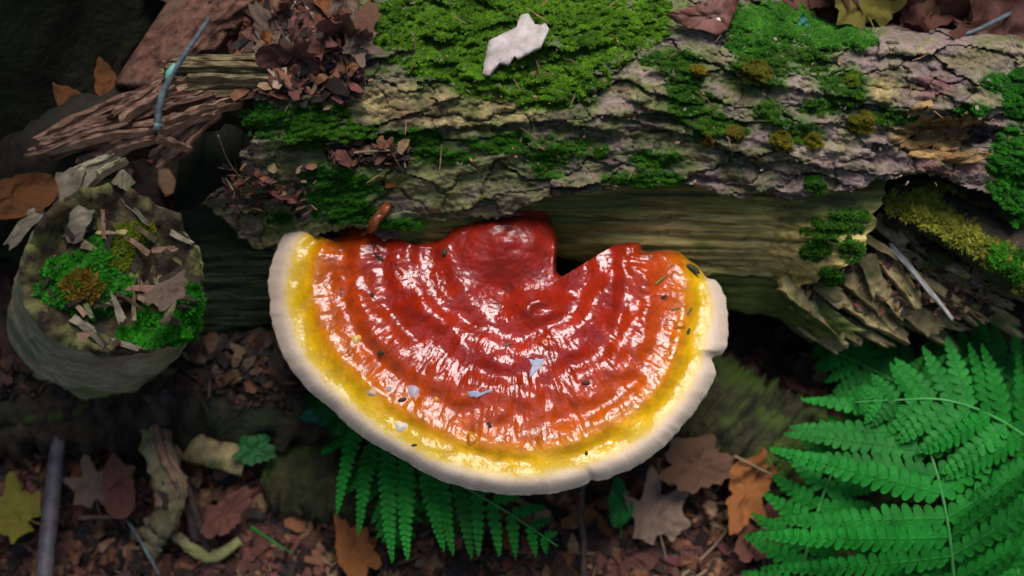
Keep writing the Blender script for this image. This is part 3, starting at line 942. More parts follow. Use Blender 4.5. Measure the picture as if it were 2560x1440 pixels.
    vo = N.new('ShaderNodeTexVoronoi'); vo.feature = 'SMOOTH_F1'; vo.inputs['Scale'].default_value = 480
    L.new(tc.outputs['Object'], vo.inputs['Vector'])
    h = math_('ADD', math_('MULTIPLY', nr_.outputs['Fac'], pw.outputs['Result']), math_('ADD', math_('MULTIPLY', n2.outputs['Fac'], .55), math_('MULTIPLY', vo.outputs['Distance'], .35)))
    b = N.new('ShaderNodeBump'); b.inputs['Distance'].default_value = .0011
    bstr = N.new('ShaderNodeMapRange'); bstr.inputs['From Min'].default_value = .88; bstr.inputs['From Max'].default_value = .95
    bstr.inputs['To Min'].default_value = .42; bstr.inputs['To Max'].default_value = .25
    L.new(at.outputs['Fac'], bstr.inputs['Value']); L.new(bstr.outputs['Result'], b.inputs['Strength'])
    L.new(h, b.inputs['Height']); L.new(b.outputs['Normal'], bs.inputs['Normal'])
    return m


M_cap = cap_material()
M_wy = mat_noise('wart_yellow', (.60, .36, .05), (.75, .55, .2), 300, .3, .3, 800, .0003)
M_wc = mat_noise('wart_cream', (.66, .55, .42), (.78, .68, .55), 300, .4, .3, 800, .0003)
M_wo = mat_noise('wart_orange', (.40, .10, .006), (.60, .24, .01), 300, .18, .3, 800, .0003, spec=.6)
M_wr = mat_noise('wart_red', (.28, .02, .005), (.45, .05, .008), 300, .18, .3, 800, .0003, spec=.6)
M_wt = mat_noise('wart_tan', (.45, .24, .12), (.62, .42, .26), 300, .35, .3, 800, .0003)
M_wg = mat_noise('wart_grey', (.32, .25, .27), (.42, .34, .36), 300, .4, .3, 800, .0003)
fungus = build_fungus()

# ------------------------------------------------------------------ standing tree trunk, upper left
def build_trunk():
    base = P(215, 225, .08)
    c = base + np.array((-.72, .69, 0)) * .30
    c[2] = 0
    n = 70; seg = 90
    hs = np.concatenate((np.linspace(-.05, .8, 50), np.linspace(.85, 6, 20)))
    a = np.linspace(0, 2 * math.pi, seg, endpoint=False)
    r = .29 + .10 * np.exp(-np.clip(hs, 0, None) / .10)[:, None] * (1 + .3 * np.cos(3 * a[None] + .5)) - .012 * np.clip(hs, 0, None)[:, None]
    r = r + .018 * fbm(a[None] * 5.73, hs[:, None] * 3, 4, 801) + .010 * noise(a[None] * 14.0, hs[:, None] * 5, 803)
    V = np.stack((c[0] + r * np.cos(a)[None], c[1] + r * np.sin(a)[None], np.broadcast_to(hs[:, None], r.shape)), -1)
    idx = np.arange(n)[:, None] * seg + np.arange(seg)[None]
    F = np.stack((idx[:-1], np.roll(idx, -1, 1)[:-1], np.roll(idx, -1, 1)[1:], idx[1:]), -1).reshape(-1, 4)
    o = mesh('tree_trunk', V, F, M_trunk, loc=c)
    tag(o, 'dark mossy trunk of a standing tree beside the shredded wood', 'tree trunk')


build_trunk()


# ------------------------------------------------------------------ hollow branch stub, left
stub_parts = []


def build_stub():
    base = P(255, 800, .03)
    root = empty('branch_stub', base, 'hollow rotten branch stub with pale bark rim, moss and debris inside', 'branch stub')
    b0 = P(238, 822, .04); b1 = P(298, 672, .215)
    ax = b1 - b0; L_ = np.linalg.norm(ax); ax /= L_
    S = np.cross(ax, (0, 1, 0)); S /= np.linalg.norm(S); W = np.cross(ax, S)
    if W[1] < 0: W = -W; S = -S
    seg = 96; n = 40
    a = np.linspace(0, 2 * math.pi, seg, endpoint=False)
    ca, sa = np.cos(a), np.sin(a)
    h = np.linspace(0, 1, n)[:, None]
    rim = L_ * (.92 + .13 * fbm(ca * 2.9, sa * 2.9, 4, 811) + .07 * fbm(ca * 8, sa * 8, 3, 812) + .05 * sa - .05 * ca)
    R0 = .0395 + .004 * (1 - h) + .006 * fbm(ca[None] * 1.6 + h * 2, sa[None] * 1.6 - h * 2, 3, 813) + .0009 * fbm(ca[None] * 5, sa[None] * 5 + h * .5, 3, 815) + .0012 * fbm(a[None] * 9 + h * 4, h * 22 + a[None] * 2, 2, 816)
    outer = b0 + (h * rim[None])[..., None] * ax + (R0 * 1.08 * ca[None])[..., None] * S + (R0 * sa[None])[..., None] * W
    idx = lambda k: np.arange(k)[:, None] * seg + np.arange(seg)[None]
    def lf(k):
        i = idx(k); return np.stack((i[:-1], np.roll(i, -1, 1)[:-1], np.roll(i, -1, 1)[1:], i[1:]), -1).reshape(-1, 4)
    stub_parts.append(mesh('bark_wall', outer.reshape(-1, 3), lf(n), M_stub, root))
    # rim and hollow: from the rim inwards and down
    prof = [(1.0, 0), (.95, .0025), (.90, .001), (.85, -.002), (.78, -.006), (.68, -.011), (.5, -.014), (.3, -.013), (.02, -.011)]
    rows = []
    for f, dz in prof:
        off = np.where(ca + .5 * sa > .1, 0, .0)
        jit = .0016 * fbm(ca * 4 * f + f * 7, sa * 4 * f, 3, 817) * (1 if f < .97 else 0)
        shift = (1 - f) * .012
        rr = (R0[-1] * (f > .92) + .0395 * (f <= .92)) * f
        rim_f = rim * sstep(.78, .97, f) + (rim.mean() + .0015 * fbm(ca * f * 2.5, sa * f * 2.5, 3, 818)) * (1 - sstep(.78, .97, f))
        top = b0 + (rim_f + dz + jit)[:, None] * ax + (rr * 1.08 * ca + shift)[:, None] * S + (rr * sa - shift * .5)[:, None] * W
        rows.append(top)
    # solid pale wood on the upper left, hollow on the lower right
    A = np.array(rows)
    keep = sstep(.1, -.7, ca * .8 - sa * .6)
    flat = b0 + (rim - .002)[:, None] * ax
    for k, (f, dz) in enumerate(prof):
        A[k] += ax * (-dz * keep * .8)[:, None]
    stub_parts.append(mesh('rotten_core', A.reshape(-1, 3), lf(len(prof)), M_stubin, root))
    rng = np.random.default_rng(4)
    for i in range(70):     # shreds of rotten wood in and round the hollow
        t = rng.uniform(0, 6.28); f = rng.uniform(.2, .95)
        p = b0 + ax * (L_ * .925 - .010 * (1 - f) + rng.uniform(-.003, .005)) + S * math.cos(t) * f * .038 + W * math.sin(t) * f * .036
        d = S * rng.normal() + W * rng.normal() + ax * rng.uniform(-.2, .3); d /= np.linalg.norm(d)
        ln = rng.uniform(.006, .018)
        V, F = splinter_geo(p - d * ln * .5, p + d * ln * .5, rng.uniform(.0015, .005), rng.uniform(.001, .003), .0012, 850 + i)
        mesh('wood_shred', V, F, (M_splinter, M_rot, M_stubin, M_shred, M_stubflake, M_rot)[i % 6], root, smooth=False)
    for i, (u, v, u2, v2, w) in enumerate(((180, 425, 165, 600, 95), (235, 430, 130, 560, 60), (100, 520, 20, 620, 40), (210, 520, 180, 606, 60), (290, 440, 330, 470, 50), (240, 880, 300, 935, 70), (330, 890, 380, 935, 60), (190, 850, 240, 910, 50))):
        z = .216 if v < 700 else .12
        V, F = splinter_geo(P(u, v, z), P(u2, v2, z - .006), w * .00017, w * .00012, .0022, 870 + i, bow=.06)
        mesh('bark_flake', V, F, M_stubflake, root, smooth=False)
    return b0, b1, ax, S, W, L_


STUB = build_stub()


# ------------------------------------------------------------------ shredded wood, upper left
def build_shreds():
    root = empty('splintered_wood', P(420, 320, .13), 'shredded brown splinters of torn wood beside the dark tree trunk', 'splintered wood')
    S_ = [  # u0 v0 z0 u1 v1 z1 w0 w1 mat
        (430, 172, .222, 768, 172, .212, 56, 62, M_oliveplank), (470, 214, .216, 735, 205, .208, 30, 26, M_oliveplank),
        (440, 240, .214, 700, 235, .206, 30, 20, M_oliveplank),
        (80, 372, .228, 300, 300, .226, 26, 34, M_shred), (290, 302, .226, 420, 210, .224, 34, 40, M_shred), (85, 385, .224, 395, 318, .224, 22, 26, M_shred),
        (330, 285, .222, 520, 225, .216, 40, 30, M_shred), (100, 360, .22, 340, 240, .22, 22, 24, M_shred),
        (395, 325, .224, 545, 270, .214, 26, 36, M_shred), (240, 395, .214, 395, 335, .222, 18, 24, M_shred),
        (300, 265, .220, 470, 190, .220, 24, 22, M_shred), (385, 300, .216, 560, 245, .21, 44, 34, M_shred),
        (398, 395, .206, 545, 278, .212, 40, 34, M_shred), (425, 395, .204, 480, 360, .204, 20, 34, M_slab),
        (190, 455, .212, 315, 385, .212, 54, 40, M_stub), (205, 410, .208, 330, 350, .212, 26, 20, M_shred), (120, 395, .208, 260, 350, .212, 16, 20, M_shred),
        (420, 300, .226, 610, 262, .208, 12, 5, M_shred), (390, 345, .222, 470, 372, .210, 12, 8, M_shred)]
    for i, (u0, v0, z0, u1, v1, z1, w0, w1, m) in enumerate(S_):
        k = max(1, int(round(max(w0, w1) / 13)))
        dn = math.hypot(u1 - u0, v1 - v0); nx, ny = -(v1 - v0) / dn, (u1 - u0) / dn
        rs = np.random.default_rng(940 + i)
        for j in range(k):
            o0 = ((j + .5) / k - .5) * w0; o1 = ((j + .5) / k - .5) * w1
            e0, e1 = rs.uniform(-.10, .12), rs.uniform(-.16, .08); dz = rs.uniform(-.0025, .0025)
            ua, va = u0 + nx * o0 + (u1 - u0) * e0, v0 + ny * o0 + (v1 - v0) * e0
            ub, vb = u1 + nx * o1 + (u1 - u0) * e1, v1 + ny * o1 + (v1 - v0) * e1
            V, F = splinter_geo(P(ua, va, z0 + dz), P(ub, vb, z1 + dz), 1.25 * w0 / k * .00019, w1 / k * .00019, .0045, 1900 + i * 9 + j, bow=rs.uniform(.0, .05), n=18)
            mesh('splinter', V, F, m, root, smooth=False)
    # wood that carries the shreds, down to the ground
    path = [P(700, 230, .175), P(560, 235, .18), P(430, 262, .188), P(300, 312, .192), P(180, 370, .185), P(60, 440, .13), P(-40, 520, .05)]
    V, F = tube_geo(catmull(path, 40), np.linspace(.014, .022, 40), 20, .5, 4)
    mesh('torn_root', V, F, M_rot, root)
    o = None
    # reddish slab of bark leaning behind
    n, k = 40, 34
    a = np.linspace(0, 1, n)[:, None]; b = np.linspace(0, 1, k)[None]
    u = (285 + 165 * a + .0) + (150 + 70 * a) * b; v = (205 - 250 * a) + (10 + 20 * a) * b + 20 * noise(a * 6, b * 0 + .5, 5) * (b > .9)
    z = .212 - .01 * a + .012 * np.sin(math.pi * b) + .003 * fbm(a * 9, b * 4, 3, 911) + .0035 * np.abs(fbm(a * 3, b * 14, 3, 913))
    A = P(u, v, z).reshape(n * k, 3); B = A - np.array((0, 0, .006))
    Fq = grid_faces(n, k)
    V = np.vstack((A, B)); F = [tuple(q) for q in Fq] + [tuple(reversed([i + n * k for i in q])) for q in Fq]
    for i in range(n - 1):
        F.append((i * k, i * k + n * k, (i + 1) * k + n * k, (i + 1) * k)); F.append((i * k + k - 1, (i + 1) * k + k - 1, (i + 1) * k + k - 1 + n * k, i * k + k - 1 + n * k))
    for j in range(k - 1):
        F.append((j, j + 1, j + 1 + n * k, j + n * k)); e = (n - 1) * k + j; F.append((e, e + n * k, e + 1 + n * k, e + 1))
    o = mesh('bark_slab', V, F, M_slab, loc=P(400, 100, .15))
    tag(o, 'long reddish slab of fallen bark under the lichen-spotted twig', 'bark slab')


build_shreds()


def stick(name, pts, r0, r1, mat, label, cat='twig', group=None, seg=9, n=24, rough=.18, extra=None):
    W = np.array([P(*p) for p in pts])
    path = catmull(W, n)
    V, F = tube_geo(path, np.linspace(r0, r1, n), seg, rough, int(abs(pts[0][0])) % 97)
    if extra is None:
        o = mesh(name, V, F, mat, loc=path[len(path) // 2])
    else:
        o = empty(name, path[len(path) // 2], label, cat, group)
        extra(mesh('stem', V, F, mat, o), path)
    return tag(o, label, cat, group)


def lichen(o, path):
    for k, (i, ln, r) in enumerate(((11, 3, .0016), (0, 1, .0022))):
        V, F = tube_geo(np.array([path[i] + (-.0012, 0, .0006), path[i] + (.0002, .003, .0012), path[i + ln] + (-.0006, .001, .0008)]), [.0005, r, .0007], 8, .4, k)
        mesh('lichen_tuft', V, F, M_lichen, o)


stick('twig', [(395, 328, .236), (396, 280, .240), (405, 240, .243), (425, 195, .245), (452, 150, .247), (488, 98, .246), (522, 46, .240)], .0019, .0010, M_twig,
      'thin grey twig with green lichen tufts standing among the shredded wood', extra=lichen)
stick('twig', [(2370, 98, .188), (2440, 76, .190), (2510, 42, .192), (2590, 5, .19)], .0010, .0014, M_twig, 'thin blue-grey twig lying on dead leaves behind the log')
stick('stick', [(155, 1040, .030), (143, 1130, .036), (130, 1250, .040), (118, 1360, .042), (108, 1480, .044), (100, 1580, .046)], .0040, .0052, M_stick,
      'straight bare grey stick standing over the leaf litter beside the olive leaf', 'stick', seg=14)
stick('twig', [(893, 560, .156), (897, 535, .162), (905, 512, .166), (908, 488, .170)], .0008, .0006, M_stick, 'short grey twig stuck behind the left edge of the cap')
stick('straw', [(918, 540, .160), (927, 515, .165), (935, 495, .168)], .0005, .0004, M_straw, 'short pale straw standing beside the dried husk on the cap edge', 'straw')
stick('twig', [(885, 382, .2005), (930, 378, .202), (975, 376, .203)], .0006, .0005, M_straw, 'thin straw lying level across the bark channel', 'straw')
stick('twig', [(975, 374, .203), (990, 400, .201), (1008, 432, .196)], .0005, .0004, M_twigdark, 'thin bent stalk hanging over the bark from the channel', 'twig')
stick('twig', [(545, 338, .215), (575, 410, .19), (628, 470, .165)], .0004, .0003, M_straw, 'fine dry stalk across the dark hollow under the shredded wood', 'stalk')
stick('twig', [(1456, 1215, .06), (1452, 1290, .04), (1460, 1360, .025), (1456, 1500, .012)], .0016, .0020, M_twigdark, 'upright dark stem rising under the front rim of the fungus', 'stem')
stick('twig', [(1700, 1446, .012), (1790, 1360, .014), (1838, 1292, .016)], .0009, .0006, M_straw, 'longest straw lying across the litter beside the fern', 'straw')
stick('twig', [(1738, 1446, .014), (1800, 1400, .015), (1848, 1362, .016)], .0009, .0006, M_straw, 'shorter straw lying beside a longer one in the litter by the fern', 'straw')
stick('twig', [(1836, 1140, .05), (1895, 1170, .045), (1962, 1202, .04)], .0009, .0006, M_straw, 'pale dry straw above the orange leaf beside the fern', 'straw')
stick('twig', [(1940, 1105, .03), (1925, 1240, .025), (1912, 1360, .02), (1906, 1480, .016)], .0012, .0012, M_stick, 'grey stalk standing behind the tips of the big fern', 'stalk')
stick('twig', [(1840, 1280, .014), (1832, 1350, .013), (1836, 1450, .012)], .0005, .0005, M_straw, 'fine straw standing upright in the litter near the fern', 'straw')
stick('twig', [(1760, 1300, .012), (1850, 1345, .013), (1920, 1405, .012)], .0005, .0005, M_straw, 'fine straw sloping across two longer straws near the fern', 'straw')
stick('twig', [(860, 1255, .012), (920, 1282, .016), (985, 1285, .018)], .0011, .0008, M_twigdark, 'thin dark twig beside the fern under the fungus')
stick('twig', [(310, 1290, .02), (350, 1350, .022), (400, 1440, .02)], .0010, .0009, M_twig, 'thin greenish twig below the twisted root')
stick('twig', [(195, 1295, .022), (250, 1293, .023), (305, 1292, .022)], .0016, .0012, M_twigdark, 'short black twig beside the grey stick')
stick('grass_blade', [(628, 1318, .018), (670, 1345, .022), (732, 1385, .018)], .0011, .0005, M_green, 'single green grass blade lying on the leaf litter', 'grass blade')
stick('twig', [(1470, 1480, .01), (1560, 1440, .014), (1690, 1405, .012)], .0009, .0007, M_twigdark, 'dark twig lying across the litter at the foot of the fern')
stick('twig', [(1780, 975, .05), (1870, 1010, .045), (1960, 1062, .04)], .0016, .0012, M_rot, 'dark curved twig over the mossy branch beside the fern')


# wood lying on the ground under the log
def ground_log(name, pts, r, mat, label, cat, rough=.3, flat=.8, seg=40, n=110, seed=3):
    W = np.array([P(*p) for p in pts])
    path = catmull(W, n)
    V, F = tube_geo(path, np.linspace(r[0], r[1], n), seg, rough, seed, flat=flat)
    V = V + np.stack((np.zeros(len(V)), .5 * np.ones(len(V)), np.ones(len(V))), -1) * (.006 * fbm(V[:, 0] * 30, V[:, 1] * 70 + V[:, 2] * 70, 4, seed + 40) * min(1, r[0] / .03))[:, None]
    return tag(mesh(name, V, F, mat, loc=path[n // 2]), label, cat)


M_lowlog = mat_noise('low_log', (.012, .008, .005), (.085, .056, .030), 90, .9, 1.0, 260, .004, c3=(.02, .03, .008), c3scale=24)
M_mossywood = mat_noise('mossy_wood', (.012, .014, .004), (.06, .055, .018), 70, .9, 1.0, 240, .003, c3=(.05, .085, .008), c3scale=30, c3pos=(.48, .58))
ground_log('rotten_log', [(-500, 900, .015), (0, 930, .02), (400, 930, .024), (800, 930, .02), (1100, 960, .005)], (.05, .04), M_lowlog,
           'dark rotten log lying on the ground under the fallen log', 'log', .35)
ground_log('rotten_branch', [(-300, 1010, .04), (0, 1022, .044), (180, 1015, .046), (290, 985, .04)], (.010, .006), M_mossywood, 'mossy rotten branch lying behind the grey stick', 'branch', .4, seg=16)
ground_log('mossy_branch', [(1500, 900, .02), (1720, 985, .026), (1860, 1060, .028), (2020, 1150, .02), (2200, 1260, .0)], (.030, .026), M_mossywood,
           'mossy rotting branch on the ground between the fungus and the big fern', 'branch', .4)
ground_log('mossy_branch', [(700, 1180, .0), (860, 1200, .012), (1020, 1215, .010), (1200, 1260, .0)], (.024, .02), M_mossywood,
           'low mossy hump of wood beside the fern under the fungus', 'branch', .4)
ground_log('bark_strip', [(430, 1105, .03), (520, 1128, .034), (612, 1155, .03)], (.009, .008), M_splinter, 'flat grey strip of wood lying beside the twisted root', 'wood strip', .3, flat=.3, seg=12, n=20)


def build_root():
    root = empty('twisted_root', P(430, 1320, .01), 'twisted fibrous pale root standing in the leaf litter beside the grey stick', 'root')
    st = [([(382, 1050, .04), (392, 1120, .052), (420, 1190, .056), (435, 1240, .05), (400, 1330, .03)], .0042, .0068, M_tanw2),
          ([(398, 1080, .042), (412, 1140, .055), (440, 1200, .058), (448, 1235, .05), (425, 1310, .03)], .0035, .0045, M_shred),
          ([(376, 1070, .036), (384, 1150, .046), (398, 1210, .05), (410, 1260, .044)], .0028, .0035, M_shred),
          ([(410, 1110, .04), (450, 1190, .045), (480, 1270, .036), (490, 1350, .02)], .0032, .0022, M_rot2),
          ([(440, 1180, .035), (470, 1240, .035), (500, 1330, .018), (505, 1370, .012)], .0026, .0018, M_rot2),
          ([(405, 1060, .05), (398, 1000, .055), (410, 950, .05), (425, 900, .045)], .004, .006, M_rot2),
          ([(395, 1300, .03), (385, 1350, .022), (380, 1400, .012)], .0055, .003, M_tanw2),
          ([(388, 1060, .05), (402, 1130, .062), (428, 1185, .066), (446, 1225, .058), (430, 1275, .045)], .0012, .0016, M_shred),
          ([(396, 1075, .05), (416, 1150, .064), (444, 1195, .064), (455, 1240, .054), (440, 1290, .04)], .0011, .0013, M_tanw2),
          ([(384, 1090, .046), (394, 1160, .056), (410, 1215, .058), (416, 1270, .048)], .0010, .0013, M_rot2),
          ([(420, 1120, .045), (462, 1200, .048), (492, 1290, .036), (520, 1380, .016)], .0016, .0012, M_rot2),
          ([(430, 1330, .022), (480, 1370, .018), (540, 1390, .014), (600, 1350, .012)], .0030, .0020, M_tanw2)]
    for i, (p, r0, r1, m) in enumerate(st):
        path = catmull(np.array([P(*q) for q in p]), 26)
        V, F = tube_geo(path, 1.25 * np.linspace(r0, r1, 26) * (1 + .25 * np.sin(np.linspace(0, 5, 26) + i)), 16, .8, 20 + i, flat=.7)
        mesh('strand', V, F, m, root)


M_tanw2 = mat_noise('root_wood', (.10, .085, .04), (.27, .22, .11), 120, .8, .9, 420, .001, c3=(.22, .24, .07), c3scale=30)
M_rot2 = mat_noise('root_dark', (.025, .016, .012), (.085, .055, .045), 120, .85, .9, 420, .001)
build_root()


# ------------------------------------------------------------------ ferns
def pinna_geo(L_, wid, npair, seed, droop=.15):
    """one pinna along +x, blade in the xy plane; returns verts, faces"""
    rng = np.random.default_rng(seed)
    V, F = [], []

    def zc(x): return -droop * L_ * (x / L_) ** 2
    sec = np.array([0, .2, .38, .56, .74, .88, 1.0])
    wd = np.array([1.1, 1.0, .84, .95, .74, .66, .22])
    for i in range(npair):
        f = (i + .6) / npair
        x0 = L_ * (1 - (1 - f) ** 1.25)
        prof = min(1, .55 + f * 2.2) * (1 - f) ** .72 + .05
        ln = wid * prof
        sp = L_ / npair * 1.22 * (1.2 - .5 * f)
        for sd in (-1, 1):
            an = math.radians(74 - 20 * f) + rng.normal(0, .05)
            d = np.array((math.cos(an), sd * math.sin(an), rng.normal(-.05, .07)))
            w = np.array((-sd * d[1], sd * d[0], 0)) * sd
            l2 = ln * rng.uniform(.92, 1.08)
            k0 = len(V)
            for s, q in zip(sec, wd):
                c = np.array((x0 + sd * .12 * sp, 0, zc(x0))) + d * (s * l2) + np.array((0, 0, -.10 * l2 * s * s))
                e = w * (q * sp * .44)
                V.append(c - e + np.array((0, 0, .0004))); V.append(c + np.array((0, 0, -.0003))); V.append(c + e + np.array((0, 0, .0004)))
            for k in range(len(sec) - 1):
                a = k0 + 3 * k
                F += [(a, a + 1, a + 4, a + 3), (a + 1, a + 2, a + 5, a + 4)]
    # midrib
    k0 = len(V); m = 8
    for k in range(m):
        x = L_ * k / (m - 1); r = .0006 * (1.1 - k / m)
        V += [np.array((x, -r, zc(x))), np.array((x, 0, zc(x) + r)), np.array((x, r, zc(x)))]
    for k in range(m - 1):
        a = k0 + 3 * k
        F += [(a, a + 1, a + 4, a + 3), (a + 1, a + 2, a + 5, a + 4)]
    return np.array(V), F


def frond(pts, n, Lmax, label, seed, s0=.12, ang=72, droop=.15, wid=.010, group='fern fronds', shape=None, one=None, pz=0.0, stalk=True):
    W = np.array([P(*p) for p in pts])
    path = catmull(W, 60)
    root = empty('fern_frond', path[0], label, 'fern', group)
    rng = np.random.default_rng(seed)
    V, F = tube_geo(path, np.linspace(.0012, .0004, 60), 7, .05, seed)
    mesh('rachis', V, F, M_rachis, root)
    T, S, N = frames(path)
    for i in range(n):
        s = s0 + (1 - s0) * (i + .3) / n
        j = min(59, int(s * 59))
        f = (s - s0) / (1 - s0)
        prof = shape(f) if shape else (min(1, .72 + f * 1.6) * (1 - f) ** .8 + .04)
        for sd in (-1, 1):
            if one and one(f, sd): continue
            L_ = Lmax * prof * rng.uniform(.93, 1.06)
            if L_ < .004: continue
            npair = max(6, int(L_ / (wid * .44)))
            V, F = pinna_geo(L_, wid * min(1, .35 + L_ / Lmax * .75), npair, seed * 100 + i * 2 + (sd > 0), droop)
            a = math.radians(ang - 22 * f) + rng.normal(0, .07)
            d = T[j] * math.cos(a) + S[j] * sd * math.sin(a)
            nn = N[j] + S[j] * sd * .12 + rng.normal(0, .13, 3)
            nn -= d * (nn @ d); nn /= np.linalg.norm(nn)
            q = np.cross(nn, d)
            R = np.stack((d, q, nn))
            mesh('pinna', path[j] + V @ R, F, M_fern, root)
    return root


# frond whose tip shows below the fungus
frond([(860, 1040, .070), (985, 1125, .080), (1120, 1195, .082), (1260, 1275, .074), (1395, 1366, .058)], 12, .064,
      'green fern frond reaching out below the front rim of the fungus', 31, s0=.05, ang=64, droop=.18, wid=.0072)
frond([(1000, 960, .045), (960, 1060, .055), (975, 1180, .06), (990, 1290, .052), (985, 1366, .045)], 11, .042,
      'fern frond hanging straight down behind the frond under the fungus', 32, s0=.05, ang=60, wid=.0066)
frond([(880, 930, .05), (870, 980, .055), (860, 1030, .055), (840, 1090, .05)], 9, .03,
      'small dark fern frond half hidden under the left of the fungus', 33, s0=.05, wid=.0065)
# large group on the right
FR = 'green fern frond growing in the clump beside the splintered log end'
frond([(2392, 1580, .02), (2384, 1440, .055), (2368, 1300, .078), (2335, 1160, .084), (2280, 1040, .078), (2215, 940, .068)], 12, .112,
      'largest fern frond of the clump, its stem rising through the middle', 41, s0=.10, ang=80, wid=.0104, shape=lambda f: min(1, .82 + f) * (1 - f) ** .5 + .03)
frond([(1990, 1580, .02), (2005, 1430, .040), (2050, 1260, .056), (2100, 1140, .060), (2150, 1040, .056), (2190, 960, .05)], 15, .038,
      'narrow fern frond at the edge of the clump facing the fungus', 42, s0=.08, ang=80, wid=.0080)
frond([(2740, 1250, .05), (2600, 1120, .078), (2480, 1040, .090), (2360, 1000, .092), (2240, 1000, .086), (2135, 1006, .078)], 12, .056,
      'fern frond of the clump arching over the others toward the fungus', 43, s0=.10, ang=66, wid=.0092)
frond([(2540, 1620, .02), (2620, 1420, .05), (2660, 1240, .07), (2640, 1080, .075), (2590, 960, .07)], 14, .066,
      'fern frond at the outer side of the clump leaning to the log end', 44, s0=.08, ang=70, wid=.0092)
frond([(2480, 1150, .025), (2360, 1030, .04), (2230, 950, .044), (2110, 890, .04), (2045, 862, .036)], 13, .046,
      'shaded fern frond reaching in under the splintered log end', 45, s0=.10, ang=66, wid=.0086)
frond([(2700, 1080, .02), (2560, 970, .036), (2430, 905, .04), (2300, 885, .036)], 13, .050,
      'dark fern frond beneath the broken end of the log', 46, s0=.08, ang=70, wid=.0086)
frond([(2320, 1660, .02), (2350, 1540, .035), (2310, 1440, .05), (2220, 1400, .056), (2105, 1405, .050)], 13, .042,
      'low fern frond in front of the clump spreading to the straws', 47, s0=.08, ang=68, wid=.0086)
frond([(2560, 1580, .02), (2550, 1460, .04), (2530, 1350, .05), (2500, 1250, .054), (2460, 1150, .054)], 13, .056,
      'fern frond behind the largest one in the clump', 48, s0=.08, ang=74, wid=.0088)
frond([(2640, 1500, .015), (2600, 1465, .02), (2560, 1435, .022), (2525, 1405, .02)], 8, .016,
      'tiny fern tip beside the brown leaf by the clump', 49, s0=.05, wid=.005)


# ------------------------------------------------------------------ leaves
def leaf_mesh(kind, seed):
    rng = np.random.default_rng(seed)
    seg = 60; rings = 7
    a = np.linspace(0, 2 * math.pi, seg, endpoint=False)
    if kind == 'maple':
        lob = [(math.pi / 2, 1.0, .42), (math.pi / 2 - .95, .90, .40), (math.pi / 2 + .95, .90, .40), (math.pi / 2 - 1.95, .66, .4), (math.pi / 2 + 1.95, .66, .4)]
        r = np.full(seg, .50)
        for c, h, w in lob:
            d = np.abs((a - c + math.pi) % (2 * math.pi) - math.pi)
            r = np.maximum(r, h * np.clip(1 - d / (w * 1.5), 0, 1) ** .8 * 1.05)
        r = r * (1 + .05 * np.sin(a * 23 + seed) * (r > .5) + .10 * fbm(np.cos(a) * 4 + seed, np.sin(a) * 4, 2, seed))
        r[np.abs(a - 1.5 * math.pi) < .25] *= .6
        x = r * np.cos(a) * .62; y = r * np.sin(a) * .62
    elif kind == 'oval':
        y = np.sin(a) * .62; x = np.cos(a) * .30 * (1 - .25 * np.sin(a)) * (1 + .03 * np.sin(a * 21))
        x = x * (1 - .6 * np.clip(np.sin(a), 0, 1) ** 4) * (1 + .5 * np.minimum(0, fbm(np.cos(a) * 2 + seed, np.sin(a) * 2, 3, seed)) + .05 * np.sin(a * 31))
    else:   # torn piece
        r = .42 * (1 + .35 * fbm(np.cos(a) * 1.5 + seed, np.sin(a) * 1.5, 3, seed) * 2 + .025 * np.sin(a * 17 + seed))
        x = r * np.cos(a) * 1.25; y = r * np.sin(a) * .8
    V = [(0, 0, 0)]
    for k in range(1, rings + 1):
        f = k / rings
        V += list(zip(x * f, y * f, np.zeros(seg)))
    V = np.array(V, float)
    c1, c2 = rng.uniform(.25, 1.0), rng.uniform(-.3, .5)
    V[:, 2] = c1 * V[:, 0] ** 2 + c2 * V[:, 1] ** 2 + .10 * np.abs(V[:, 0]) + .20 * fbm(V[:, 0] * 3.2 + seed, V[:, 1] * 3.2, 3, seed) + .05 * noise(V[:, 0] * 13, V[:, 1] * 13, seed) + .02 * np.abs(np.sin(V[:, 1] * 16 + np.abs(V[:, 0]) * 10))
    th = rng.uniform(0, 1.6) * np.clip(np.hypot(V[:, 0], V[:, 1]) - .3, 0, 1)
    V[:, 2] += .35 * th * np.sign(rng.normal())
    F = [(0, 1 + j, 1 + (j + 1) % seg) for j in range(seg)]
    for k in range(rings - 1):
        for j in range(seg):
            p = 1 + k * seg + j; q = 1 + k * seg + (j + 1) % seg
            F.append((p, p + seg, q + seg, q))
    # stalk
    if kind != 'torn':
        n0 = len(V)
        ys = -.62 if kind == 'oval' else -.25
        st = np.array([(-.008, ys + .1, .03), (.008, ys + .1, .03), (.02, ys - .22, .05), (.008, ys - .22, .05)])
        V = np.vstack((V, st)); F.append((n0, n0 + 1, n0 + 2, n0 + 3))
    me = bpy.data.meshes.new('dead_leaf')
    me.from_pydata(V.tolist(), [], F)
    me.polygons.foreach_set('use_smooth', np.ones(len(me.polygons), bool))
    me.materials.append(LEAF['brown'])
    return me, V


LM = {'maple': [leaf_mesh('maple', 11 + i) for i in range(5)], 'oval': [leaf_mesh('oval', 31 + i) for i in range(5)], 'torn': [leaf_mesh('torn', 51 + i) for i in range(5)]}
SHAPE = {'maple': 'lobed', 'oval': 'oval', 'torn': 'torn'}


def rotm(rx, ry, rz):
    from mathutils import Euler
    return Euler((rx, ry, rz), 'XYZ')


